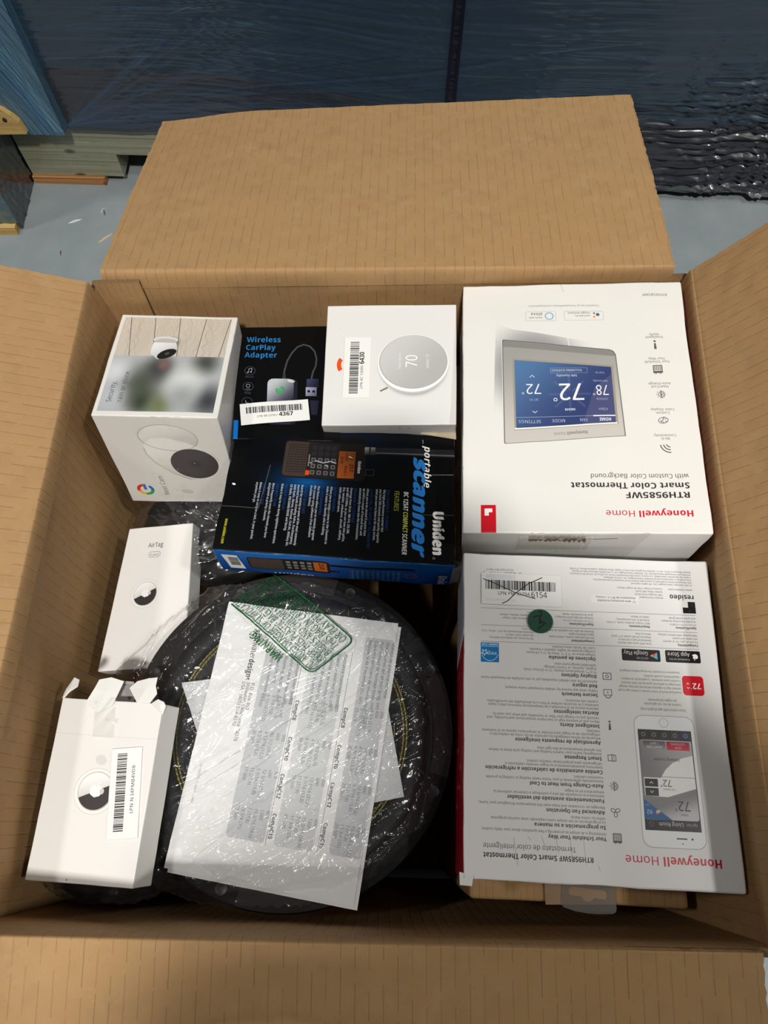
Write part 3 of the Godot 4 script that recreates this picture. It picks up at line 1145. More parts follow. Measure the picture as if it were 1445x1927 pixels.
	ink.rframe(74.2, 124.6, 26.6, 4.6, 0.2, 0.25, soft, 0.7)
	ink.text("FOLLOWING SCHEDULE", 78.2, 127.9, 2.5, wht, {"w": 21.8})
	ink.lines([Vector2(112.5, 121.4), Vector2(114.2, 123.2), Vector2(115.9, 121.4)], 0.4, wht)
	ink.text("Cool on", 62.0, 125.6, 2.4, soft, {"w": 6.6})
	# feature column
	for i in 3:
		ink.arc(21.5, 66.5, 2.2 + i * 2.1, 0.75, -PI / 2 - 0.05, -0.1, grey)
	var cap := [["Wi-Fi", 71.9], ["Connectivity", 74.3], ["Custom", 92.0], ["Color Display", 94.7], ["Heat/Cool", 113.4], ["Auto-change", 115.9], ["Your Schedule", 134.2], ["Your Way", 136.8], ["Intelligent", 155.6], ["Alerts", 158.0]]
	for it in cap:
		ink.text(it[0], 24.0, it[1], 2.75, Color(0.42, 0.42, 0.43), {"al": 0.5})
	ink.ring(24.2, 85.2, 3.6, 2.5, 0.45, grey, -0.2)
	for q in [Vector2(22.4, 84.2), Vector2(24.2, 83.7), Vector2(26.0, 84.5), Vector2(22.6, 86.2)]:
		ink.ell(q.x, q.y, 0.45, 0.4, grey)
	ink.line(Vector2(23.2, 88), Vector2(25.6, 83.5), 0.5, grey)
	sun_snow(ink, 24.0, 106.0, 3.3, grey)
	calendar(ink, 20.8, 123.8, 6.6, grey)
	ink.poly([Vector2(23.2, 144.2), Vector2(25.0, 144.2), Vector2(24.7, 149.4), Vector2(23.5, 149.4)], grey)
	ink.poly([Vector2(23.3, 150.4), Vector2(24.9, 150.4), Vector2(24.9, 151.8), Vector2(23.3, 151.8)], grey)
	# badges
	ink.rframe(59.4, 170.6, 29.2, 8.2, 1.2, 0.25, Color(0.66, 0.67, 0.68))
	ink.ell(63.6, 175.6, 1.35, 1.35, Color(0.33, 0.38, 0.56))
	ink.ell(66.2, 176.8, 0.75, 0.75, Color(0.45, 0.4, 0.36))
	ink.ell(66.3, 173.6, 0.85, 0.85, Color(0.86, 0.62, 0.2))
	ink.text("works with the", 69.2, 175.2, 1.9, grey, {"w": 11.2})
	ink.text("Google Assistant", 69.2, 177.8, 2.1, grey, {"w": 16.6})
	ink.rframe(94.7, 170.1, 22.8, 8.6, 1.2, 0.25, Color(0.66, 0.67, 0.68))
	ink.ring(99.8, 174.4, 3.3, 3.3, 0.75, Color(0.42, 0.68, 0.83))
	ink.text("works with", 105.0, 173.6, 1.9, grey, {"w": 10.0})
	ink.text("alexa", 104.6, 177.4, 3.8, grey, {"w": 9.0})
	ink.text("Complete list at HoneywellHome.com/ha/partners", 62.0, 184.4, 2.3, Color(0.5, 0.5, 0.5), {"w": 53.0})
	ink.text("RTH9585WF", 11.2, 193.4, 3.2, Color(0.4, 0.4, 0.41), {"w": 18.6})
	ink.specks(2, 2, 161, 200, 90, 61, Color(0.45, 0.42, 0.38), 0.28)
	ink.line(Vector2(86, 148), Vector2(87, 156), 0.5, Color(1, 1, 1), 0.7)
	ink.line(Vector2(88, 196), Vector2(90, 204), 0.8, Color(0.78, 0.77, 0.75), 0.7)
	ink.edge_wear(mw, mh, 26, 62, Color(0.62, 0.58, 0.53))
	# sides
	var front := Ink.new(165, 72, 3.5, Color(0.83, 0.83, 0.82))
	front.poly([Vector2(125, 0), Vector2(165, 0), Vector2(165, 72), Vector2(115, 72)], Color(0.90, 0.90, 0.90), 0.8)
	front.specks(0, 0, 165, 72, 60, 8, Color(0.5, 0.48, 0.45), 0.3)
	front.rect(55, 7.5, 50, 1.1, Color(0.25, 0.22, 0.2), 0.85)
	var redm := mat(Color(0.72, 0.05, 0.13), 0.4)
	var c := corners([Vector3(0.0605, 0.4366, -0.3768), Vector3(0.2220, 0.4492, -0.3699), Vector3(0.2144, 0.4471, -0.1695), Vector3(0.0524, 0.4339, -0.1749)], Vector3(0.0057, -0.0780, -0.0006))
	var o := base_of(c)
	var t = thing("thermostat_box", o, "white thermostat box, front up, picturing a silver wall unit with blue screen", "box", "white thermostat boxes")
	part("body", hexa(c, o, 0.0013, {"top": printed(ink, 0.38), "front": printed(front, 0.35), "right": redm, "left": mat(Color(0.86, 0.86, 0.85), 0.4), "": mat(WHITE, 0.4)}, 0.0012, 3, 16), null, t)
	# clear tape over the torn opening in the near side
	var fa := func(x, y): return c[3].lerp(c[2], x / 165.0).lerp(c[7].lerp(c[6], x / 165.0), y / 72.0) + Vector3(0, 0, 0.0009 + 0.0006 * sin(x * 1.7) * sin(y * 2.3)) - o
	part("tape_patch", sheet(func(u, w): return fa.call(38.0 + u * 50.0, 2.0 + w * 26.0), 24, 10, 0.0, 1, 1, film_mat(0.16, Color(0.85, 0.83, 0.78), 0.12)), null, t)
	var tear := Build.new()
	var pr := Vector3.ZERO
	for i in 25:
		var x := 45.0 + i * 1.6
		var p0: Vector3 = fa.call(x, 8.2 + 0.5 * sin(i * 1.9))
		var p1: Vector3 = fa.call(x, 6.6 + 0.7 * sin(i * 2.7))
		tear.vert(p1 + Vector3(0, 0, 0.002 + 0.0012 * sin(i * 3.1)), Vector3.UP)
		tear.vert(p0, Vector3.UP)
		if i > 0:
			tear.quad(2 * i - 2, 2 * i, 2 * i + 1, 2 * i - 1)
	tear.smooth()
	var tm := mat(Color(0.36, 0.30, 0.24), 0.85)
	tm.cull_mode = BaseMaterial3D.CULL_DISABLED
	tag(part("torn_edge", tear.mesh(), tm, t), "brown torn slit under clear tape")


func thermostat_front_box():
	var mw := 165.0
	var mh := 204.0
	var ink := Ink.new(mw, mh, 7.0, Color(0.9, 0.9, 0.9))
	ink.turn180(mw, mh)
	var red := Color(0.78, 0.05, 0.15)
	var k := Color(0.17, 0.17, 0.18)
	var g := Color(0.36, 0.36, 0.37)
	ink.text("Honeywell", 11.9, 17.6, 6.6, red, {"b": true, "w": 35.2})
	ink.text("Home", 49.0, 17.6, 6.6, Color(0.76, 0.13, 0.27), {"w": 20.0})
	ink.text("RTH9585WF Smart Color Thermostat", 87.4, 15.3, 4.0, k, {"b": true, "w": 65.8})
	ink.text("Termostato de color inteligente", 97.8, 20.4, 4.0, g, {"w": 55.4})
	var feats := [["Your Schedule Your Way", 25.6, ["Scheduling is as simple as answering a few questions about your daily routine."]],
		["Su programación a su manera", 32.0, ["La programación es tan simple como responder unas cuantas preguntas", "sobre su rutina diaria."]],
		["Advanced Fan Operation", 40.4, ["Manages air circulation and helps even the temperature throughout your home."]],
		["Funcionamiento avanzado del ventilador", 47.0, ["Administra la circulación del aire y contribuye a conservar uniforme la", "temperatura en su hogar."]],
		["Auto-Change from Heat to Cool", 55.4, ["Automatically determines if your home needs heating or cooling to provide", "maximum comfort."]],
		["Cambio automático de calefacción a refrigeración", 63.6, ["Determina automáticamente si su hogar necesita calefacción o", "refrigeración para proporcionar máximo confort."]],
		["Smart Response", 71.6, ["Intelligently learns your home's heating and cooling cycle times to deliver", "the optimal temperature at the right time."]],
		["Aprendizaje de respuesta inteligente", 81.0, ["Recuerda de forma inteligente los periodos de los ciclos de calefacción y", "refrigeración de su hogar para brindar la temperatura óptima en el momento", "indicado."]],
		["Intelligent Alerts", 91.2, ["Warns you of extreme high or low indoor temperatures and humidity, and", "reminds you to change your filter or humidifier pad when you need to."]],
		["Alertas inteligentes", 99.2, ["Advierte acerca de la humedad y las temperaturas interiores altas y bajas", "extremas y le recuerda cambiar el filtro o la almohadilla del humidificador", "cuando sea necesario."]],
		["Secure Network", 110.4, ["Highly rated app backed by reliable Honeywell Home network."]],
		["Red segura", 116.2, ["Aplicación de alta calidad respaldada por la red confiable de Honeywell Home"]],
		["Display Options", 122.4, ["°F or °C temperature display, 12 or 24 hour clock.", "English, Spanish, or French settings.", "Selectable background color"]],
		["Opciones de pantalla", 133.6, ["Temperatura en °F o °C. Reloj de 12 o 24 horas.", "Configuraciones en inglés, español o francés.", "Color de fondo seleccionable."]]]
	for f in feats:
		ink.text(f[0], 79.2, f[1] + 1.0, 3.0, k, {"b": true})
		for i in f[2].size():
			ink.text(f[2][i], 79.2, f[1] + 3.4 + i * 2.2, 2.12, g, {})
	# icons beside the list
	calendar(ink, 70.2, 24.0, 5.2, g)
	for i in 3:
		var v := Vector2.from_angle(-PI / 2 + TAU * i / 3.0)
		ink.ring(72.9 + v.x * 1.55, 41.2 + v.y * 1.55, 1.6, 1.15, 0.4, g, -PI / 2 + TAU * i / 3.0)
	sun_snow(ink, 73.0, 55.8, 2.8, g)
	ink.rframe(70.3, 70.4, 5.2, 3.9, 0.2, 0.4, g)
	ink.line(Vector2(72.9, 70.2), Vector2(72.9, 74.8), 0.45, g)
	ink.line(Vector2(71.7, 70.2), Vector2(71.7, 74.8), 0.25, g)
	ink.poly([Vector2(72.1, 89.2), Vector2(73.7, 89.2), Vector2(73.4, 93.2), Vector2(72.4, 93.2)], g)
	ink.rect(72.3, 93.8, 1.2, 1.1, g)
	ink.ring(72.8, 110.9, 2.1, 2.1, 0.5, g)
	ink.rect(70.2, 110.6, 5.4, 4.0, Color(0.9, 0.9, 0.9))
	ink.rframe(70.2, 110.6, 5.4, 3.9, 0.2, 0.4, g)
	ink.rect(72.6, 111.9, 0.5, 1.3, g)
	ink.rframe(69.9, 120.6, 5.6, 4.5, 0.1, 0.45, g)
	ink.ring(72.7, 122.8, 1.1, 1.1, 0.4, g)
	# the pictured telephone
	ink.rrect(20.0, 22.4, 37.8, 77.0, 5.6, Color(0.62, 0.63, 0.65))
	ink.rrect(20.35, 22.75, 37.1, 76.3, 5.4, Color(0.93, 0.94, 0.95))
	ink.rect(22.4, 32.0, 33.3, 58.6, Color(0.12, 0.12, 0.13))
	ink.rect(31.4, 27.6, 6.2, 0.65, k)
	ink.ell(28.3, 27.9, 0.6, 0.6, k)
	ink.ell(34.3, 25.2, 0.35, 0.35, k)
	ink.ring(38.9, 95.1, 2.9, 2.9, 0.22, Color(0.6, 0.6, 0.6))
	ink.rrect(22.9, 38.0, 32.6, 46.4, 1.6, ["lin", Color(0.78, 0.78, 0.79), Color(0.5, 0.5, 0.51), Vector2(30, 40), Vector2(34, 51)])
	ink.poly([Vector2(55.5, 38.2), Vector2(55.5, 49.5), Vector2(39, 38.0)], Color(0.11, 0.36, 0.60))
	ink.poly([Vector2(23, 56.5), Vector2(40.5, 51.0), Vector2(54.4, 51.3), Vector2(54.4, 84), Vector2(23, 84)], Color(0.94, 0.945, 0.95))
	ink.poly([Vector2(23, 75.8), Vector2(30, 74.0), Vector2(36, 71.0), Vector2(40.5, 67.0), Vector2(44.0, 62.0), Vector2(54.6, 62.0), Vector2(54.6, 83.5), Vector2(53.6, 84.6), Vector2(23, 84.4)], ["lin", Color(0.5, 0.5, 0.51), Color(0.70, 0.70, 0.71), Vector2(52, 62), Vector2(26, 82)])
	ink.rect(22.9, 62.5, 30.6, 0.3, Color(0.5, 0.5, 0.5))
	ink.rect(46.0, 56.7, 8.0, 4.6, Color(0.12, 0.12, 0.13))
	ink.rect(46.0, 51.4, 8.0, 4.6, Color(0.12, 0.12, 0.13))
	ink.lines([Vector2(49.0, 54.4), Vector2(50, 53.2), Vector2(51, 54.4)], 0.35, Color.WHITE)
	ink.lines([Vector2(49.0, 58.4), Vector2(50, 59.6), Vector2(51, 58.4)], 0.35, Color.WHITE)
	ink.text("Sign Out", 24.4, 36.4, 2.2, Color(0.9, 0.9, 0.9), {"w": 6.4})
	ink.text("Living Room", 32.8, 36.7, 3.2, Color(0.95, 0.95, 0.95), {"w": 14.6})
	ink.ring(51.8, 35.6, 1.1, 1.5, 0.2, Color(0.6, 0.6, 0.6))
	ink.text("Indoor", 29.3, 41.8, 1.9, Color(0.3, 0.3, 0.3), {"w": 4.6})
	ink.text("72", 27.4, 48.9, 7.6, Color(0.08, 0.08, 0.09), {"w": 7.8})
	ink.ring(36.3, 44.0, 0.75, 0.75, 0.25, Color(0.1, 0.1, 0.1))
	ink.text("92", 50.6, 43.4, 3.2, Color(0.9, 0.94, 0.98), {"w": 3.5})
	ink.text("44°", 52.3, 46.8, 1.6, Color(0.7, 0.8, 0.9), {})
	ink.ell(47.2, 42.6, 1.3, 0.9, Color(0.85, 0.78, 0.66))
	ink.ell(47.9, 41.8, 0.7, 0.7, Color(0.9, 0.65, 0.3))
	ink.text("Cool Setpoint", 35.6, 55.9, 1.7, Color(0.45, 0.45, 0.45), {"w": 7.4})
	ink.text("72", 37.5, 60.9, 5.4, Color(0.1, 0.1, 0.11), {"w": 5.6})
	ink.ring(43.9, 57.3, 0.55, 0.55, 0.2, Color(0.1, 0.1, 0.1))
	ink.text("Following Schedule", 31.4, 73.6, 2.3, Color(0.2, 0.2, 0.2), {"w": 16.0})
	ink.rrect(24.3, 78.7, 14.2, 5.0, 0.6, ["lin", Color(0.85, 0.12, 0.24), Color(0.62, 0.05, 0.15), Vector2(30, 78), Vector2(30, 84)])
	ink.rrect(39.3, 78.7, 13.8, 5.0, 0.6, ["lin", Color(0.6, 0.6, 0.6), Color(0.36, 0.36, 0.37), Vector2(40, 78), Vector2(40, 84)])
	for it in [["STOP", 31.4, 80.9], ["LISTENING", 31.4, 83.0], ["WHAT CAN", 46.2, 80.9], ["I SAY?", 46.2, 83.0]]:
		ink.text(it[0], it[1], it[2], 1.9, Color(0.95, 0.95, 0.95), {"al": 0.5})
	for i in 5:
		ink.rect(23.0 + i * 6.6, 85.2, 6.0, 5.0, Color(0.2, 0.2, 0.22))
		ink.ring(26.0 + i * 6.6, 87.6, 1.3, 1.3, 0.5, Color(0.3, 0.6, 0.85) if i == 0 else Color(0.5, 0.5, 0.52))
	# text below the telephone
	for it in [["Voice control with app (English only)", 103.9, 28.6], ["Control de voz con aplicación", 107.3, 23.6], ["(en inglés únicamente)", 109.8, 18.0]]:
		ink.text(it[0], 38.4, it[1], 2.1, g, {"al": 0.5, "w": it[2]})
	ink.rrect(11.3, 112.9, 13.4, 12.4, 2.2, Color(0.84, 0.05, 0.14))
	ink.text("72", 12.8, 120.8, 5.2, Color.WHITE, {"b": true, "w": 5.6})
	ink.ell(19.2, 117.2, 0.3, 0.3, Color.WHITE)
	ink.lines([Vector2(20.3, 118.2), Vector2(21.2, 117.2), Vector2(22.1, 118.2)], 0.35, Color.WHITE)
	ink.lines([Vector2(20.3, 119.8), Vector2(21.2, 120.8), Vector2(22.1, 119.8)], 0.35, Color.WHITE)
	var dl := ["Download the free Total Connect Comfort app to get", "started. App is regularly enhanced and may change.", "Descargue la aplicación gratuita de Total Connect", "Comfort para comenzar. La aplicación se mejora", "regularmente y puede cambiar.", "Smartphone not included / No incluye teléfono inteligente"]
	for i in 6:
		ink.text(dl[i], 25.8, 115.0 + i * 2.45 + (0.4 if i == 5 else 0.0), 1.85, g, {"w": [40.5, 40.0, 38.0, 37.6, 23.6, 38.6][i]})
	ink.rrect(11.5, 133.7, 22.4, 7.9, 1.0, Color(0.07, 0.07, 0.08))
	apple(ink, 14.9, 137.8, 4.4, Color.WHITE, Color(0.07, 0.07, 0.08))
	ink.text("Download on the", 18.2, 136.4, 1.7, Color.WHITE, {"w": 13.4})
	ink.text("App Store", 18.1, 140.3, 3.6, Color.WHITE, {"w": 14.4})
	ink.rrect(37.3, 133.6, 25.0, 7.7, 1.0, Color(0.07, 0.07, 0.08))
	ink.poly([Vector2(39.2, 135.0), Vector2(43.6, 137.4), Vector2(39.2, 139.8)], Color(0.35, 0.72, 0.9))
	ink.poly([Vector2(39.4, 139.7), Vector2(43.8, 137.5), Vector2(41.8, 136.6)], Color(0.86, 0.3, 0.28))
	ink.poly([Vector2(42.2, 136.6), Vector2(43.9, 137.4), Vector2(42.3, 138.3)], Color(0.95, 0.78, 0.2))
	ink.text("GET IT ON", 45.2, 136.2, 1.7, Color.WHITE, {"w": 7.6})
	ink.text("Google Play", 45.1, 139.9, 3.5, Color.WHITE, {"w": 15.8})
	# specification rows
	for y in [142.9, 154.0, 165.6]:
		ink.line(Vector2(11.8, y), Vector2(153.5, y - 0.4), 0.3, Color(0.55, 0.55, 0.55))
	var cols := [[12.0, "Compatibility", ["Forced air, gas, oil, or electric", "Hot water and steam", "Heat pumps with electric backup"], 145.9], [42.4, "", ["Does NOT work with electric", "baseboard heat (120-240 V)", "Requires 24 VAC power (\"C\" wire)", "Mercury free"], 143.6],
		[79.5, "Compatibilidad", ["Aire forzado gas, aceite, o electricidad", "Agua caliente y vapor", "Bombas de calor con respaldo de electricidad"], 145.9], [119.3, "", ["No funciona con calefacción eléctrica", "de zócalo (120 V-240 V)", "Necesita alimentación de 24 V - 60 Hz, 1.0 A", "mercurio"], 143.8],
		[12.0, "Specifications", ["4.5\"w x 3.5\"h x 0.88\"d", "Includes mounting hardware", "and quick install guide"], 157.4], [42.4, "Requirements", ["802.11b/g/n wireless router, 2.4 GHz", "Android or iOS smartphone,", "tablet or device"], 157.2],
		[79.4, "Especificaciones", ["11.4 cm x 8.9 cm x 2.2 cm", "Incluye: herrajes para montaje y", "guía de instalación rápida."], 157.2], [112.0, "Requisitos", ["Enrutador inalámbrico 802.11b/g/n", "Teléfono inteligente, tableta, o device", "Android o iOS"], 157.4]]
	for c_ in cols:
		if c_[1]: ink.text(c_[1], c_[0], c_[3], 2.0, k, {"b": true})
		for i in c_[2].size():
			ink.text(c_[2][i], c_[0], c_[3] + 2.15 * (i + 1), 1.72, g, {})
	ink.poly([Vector2(11.2, 166.9), Vector2(19.6, 166.9), Vector2(19.6, 170.8), Vector2(16.0, 170.8), Vector2(16.0, 174.8), Vector2(11.2, 174.8)], Color(0.1, 0.1, 0.1))
	ink.specks(12, 167.5, 4, 6, 12, 5, Color(0.8, 0.8, 0.8), 0.3)
	ink.text("resideo", 11.3, 179.4, 4.6, k, {"b": true, "w": 16.4})
	ink.text("www.resideo.com", 11.9, 183.6, 1.8, g, {"w": 16.2})
	for i in 4:
		ink.text(["Resideo Technologies, Inc.", "1985 Douglas Drive North", "Golden Valley, MN 55422", "Country of origin / País de origen: Mexico"][i], 32.0, 177.3 + i * 2.1, 1.6, g, {})
	ink.rect(48.4, 171.9, 31.4, 5.6, Color(0.93, 0.93, 0.93))
	ink.text("\"C\" wire accessory included.", 50.0, 174.2, 1.9, k, {"w": 26.0})
	ink.text("Accessoire de fil « C » inclus.", 50.4, 176.6, 1.9, k, {"w": 26.6})
	var legal := ["© 2021 Resideo Technologies, Inc. All rights reserved.", "The Honeywell Home trademark is used under license from Honeywell International Inc.", "This product is manufactured by Resideo Technologies, Inc. and its affiliates.", "Todos los derechos reservados. La marca comercial Honeywell Home se utiliza en virtud de la licencia", "emitida por Honeywell International, Inc. Resideo Technologies, Inc. y sus filiales fabrican este producto.", "Resideo Mexicana S. de R.L. de C.V., Avenida Insurgentes 2453, Piso 6, Tizapán, Álvaro Obregón, Ciudad de México, CP 01090"]
	for i in 6:
		ink.text(legal[i], 11.9, 186.9 + i * 1.85, 1.65, g, {"w": [41.0, 66.0, 59.0, 81.0, 80.0, 81.0][i]})
	ink.rect(142.0, 128.9, 11.8, 12.8, Color(0.04, 0.46, 0.74))
	ink.rect(142.3, 139.1, 11.2, 0.25, Color.WHITE)
	ink.text("ENERGY STAR", 147.9, 141.2, 1.75, Color.WHITE, {"al": 0.5, "w": 10.6, "b": true})
	ink.text("energy", 143.3, 135.6, 3.2, Color.WHITE, {"w": 6.6, "sl": 0.3})
	ink.arc(147.9, 135.0, 5.2, 0.3, PI + 0.2, TAU - 0.2, Color.WHITE)
	var star := []
	for i in 10: star.append(Vector2(151.4, 135.3) + Vector2.from_angle(-PI / 2 + PI * i / 5) * (2.2 if i % 2 == 0 else 0.9))
	star.append(star[0])
	ink.lines(star, 0.35, Color.WHITE)
	ink.text("32327243-001 Rev C", 131.0, 193.2, 1.7, g, {"w": 19.0})
	ink.text("0  85267 77757  3", 126.0, 191.0, 2.1, k, {"w": 26.0})
	ink.bars(127.5, 184.6, 22.0, 5.0, 5, Color(0.72, 0.75, 0.78))
	ink.specks(2, 2, 161, 200, 60, 63, Color(0.5, 0.48, 0.45), 0.25)
	for i in 7:   # grey scuffs
		ink.line(Vector2(84 + i * 8.1, 8 + (i * 37) % 17), Vector2(85 + i * 8.3, 11 + (i * 37) % 19), 0.35, Color(0.55, 0.54, 0.53), 0.6)
	ink.edge_wear(mw, mh, 22, 64, Color(0.7, 0.66, 0.62))
	# the red side that faces left
	var side := Ink.new(204, 55, 3.0, Color(0.60, 0.04, 0.12))
	side.poly([Vector2(0, 0), Vector2(52, 0), Vector2(66, 55), Vector2(0, 55)], Color(0.66, 0.67, 0.72))
	side.poly([Vector2(52, 0), Vector2(57, 0), Vector2(71, 55), Vector2(66, 55)], Color(0.9, 0.9, 0.9))
	for i in 9:
		side.text(["Thermostat", "Color", "Smart", "Wi-Fi", "Alerts", "Schedule", "Display", "Home", "Honeywell"][i], 66 + i * 12.0, 14 + (i % 3) * 12, 5.0, Color(0.86, 0.6, 0.64), {"rot": 90})
	var top := [Vector3(0.0552, 0.4127, -0.1683), Vector3(0.2210, 0.4153, -0.1611), Vector3(0.2106, 0.4161, 0.0423), Vector3(0.0465, 0.4136, 0.0347)]
	var c := corners(top, Vector3(0.0008, -0.0590, 0.0002))
	var o := base_of(c)
	var t = thing("thermostat_box", o, "white thermostat box, printed back up, with crossed out barcode and round green sticker", "box", "white thermostat boxes")
	part("body", hexa(c, o, 0.0013, {"top": printed(ink, 0.38), "left": printed(side, 0.35), "": mat(WHITE, 0.4)}, 0.0012, 5, 16), null, t)
	# returns label with a crossed out barcode (read from the viewer's side)
	var lb := Ink.new(53.5, 22.4, 14.0, Color(0.925, 0.93, 0.925))
	lb.bars(2.6, 5.2, 47.6, 6.6, 91, Color(0.1, 0.1, 0.11))
	lb.text("LPN PM IO794", 10.8, 15.6, 3.4, Color(0.12, 0.12, 0.13), {"w": 21.4})
	lb.text("6154", 33.0, 16.4, 5.6, Color(0.1, 0.1, 0.11), {"w": 10.8})
	lb.bars(3.0, 1.0, 20.0, 3.6, 92, Color(0.8, 0.83, 0.85))
	lb.text("RTH9585WF1004", 22.5, 18.4, 2.4, Color(0.8, 0.81, 0.82), {"rot": 180, "w": 20.0})
	lb.lines([Vector2(1.0, 4.6), Vector2(8, 7.2), Vector2(22.5, 13.6), Vector2(30, 15.8), Vector2(36.0, 17.2)], 0.55, Color(0.08, 0.08, 0.09))
	lb.lines([Vector2(13.6, 21.6), Vector2(17.0, 20.0), Vector2(23.0, 13.8), Vector2(31.5, 6.8), Vector2(41.0, 2.0)], 0.55, Color(0.08, 0.08, 0.09))
	label_sheet(func(u, w): return on_top(c, mw, mh, 11.9 + u * 53.4, 14.0 + w * 22.2 + u * 0.4, 0.0014 + 0.0002 * sin(u * 7.0), o), lb, "barcode_label", t, 0.3, 12, 6, "white barcode label crossed out in pen")
	var dot := Ink.new(18, 18, 16.0, Color(0.045, 0.29, 0.205))
	dot.lines([Vector2(8.4, 1.9), Vector2(9.9, 2.6), Vector2(10.1, 4.2), Vector2(8.9, 6.6), Vector2(8.2, 9.2)], 0.95, Color(0.03, 0.03, 0.03))
	dot.lines([Vector2(4.2, 6.9), Vector2(6.4, 5.6), Vector2(9.2, 5.2)], 0.9, Color(0.03, 0.03, 0.03))
	dot.lines([Vector2(9.6, 8.2), Vector2(8.4, 10.8), Vector2(10.6, 9.6), Vector2(12.2, 10.6), Vector2(10.2, 12.2), Vector2(8.2, 13.6), Vector2(7.4, 15.2)], 0.95, Color(0.03, 0.03, 0.03))
	var gm := Build.new()
	var ctr := Vector2(50.4, 46.7)
	gm.vert(on_top(c, mw, mh, ctr.x, ctr.y, 0.0018, o), Vector3.UP, Vector2(0.5, 0.5))
	for i in 49:
		var v := Vector2.from_angle(TAU * i / 48.0)
		gm.vert(on_top(c, mw, mh, ctr.x + v.x * 8.3, ctr.y + v.y * 8.1, 0.0018, o), Vector3.UP, Vector2(0.5, 0.5) + v * 0.47)
		if i > 0: gm.ix.append_array(PackedInt32Array([0, i, i + 1]))
	for i in 49:
		var v := Vector2.from_angle(TAU * i / 48.0)
		gm.vert(on_top(c, mw, mh, ctr.x + v.x * 8.3, ctr.y + v.y * 8.1, 0.0011, o), Vector3.UP, Vector2(0.5, 0.5) + v * 0.47)
		if i > 0: gm.quad(i, 49 + i, 50 + i, i + 1)
	tag(part("round_sticker", gm.mesh(printed(dot, 0.45)), null, t), "round dark green sticker with a black pen mark")
	# crushed corner ply
	var ply := Build.new()
	var bl: Vector3 = c[3] - o
	ply.face(bl + Vector3(-0.002, -0.001, -0.004), bl + Vector3(0.006, 0.0012, -0.002), bl + Vector3(0.005, 0.0004, 0.0035), bl + Vector3(-0.002, -0.001, 0.003))
	ply.face(bl + Vector3(-0.002, -0.001, 0.003), bl + Vector3(0.005, 0.0004, 0.0035), bl + Vector3(0.004, -0.004, 0.002), bl + Vector3(-0.001, -0.004, 0.001))
	part("crushed_corner", ply.mesh(), mat(Color(0.92, 0.92, 0.91), 0.6), t)


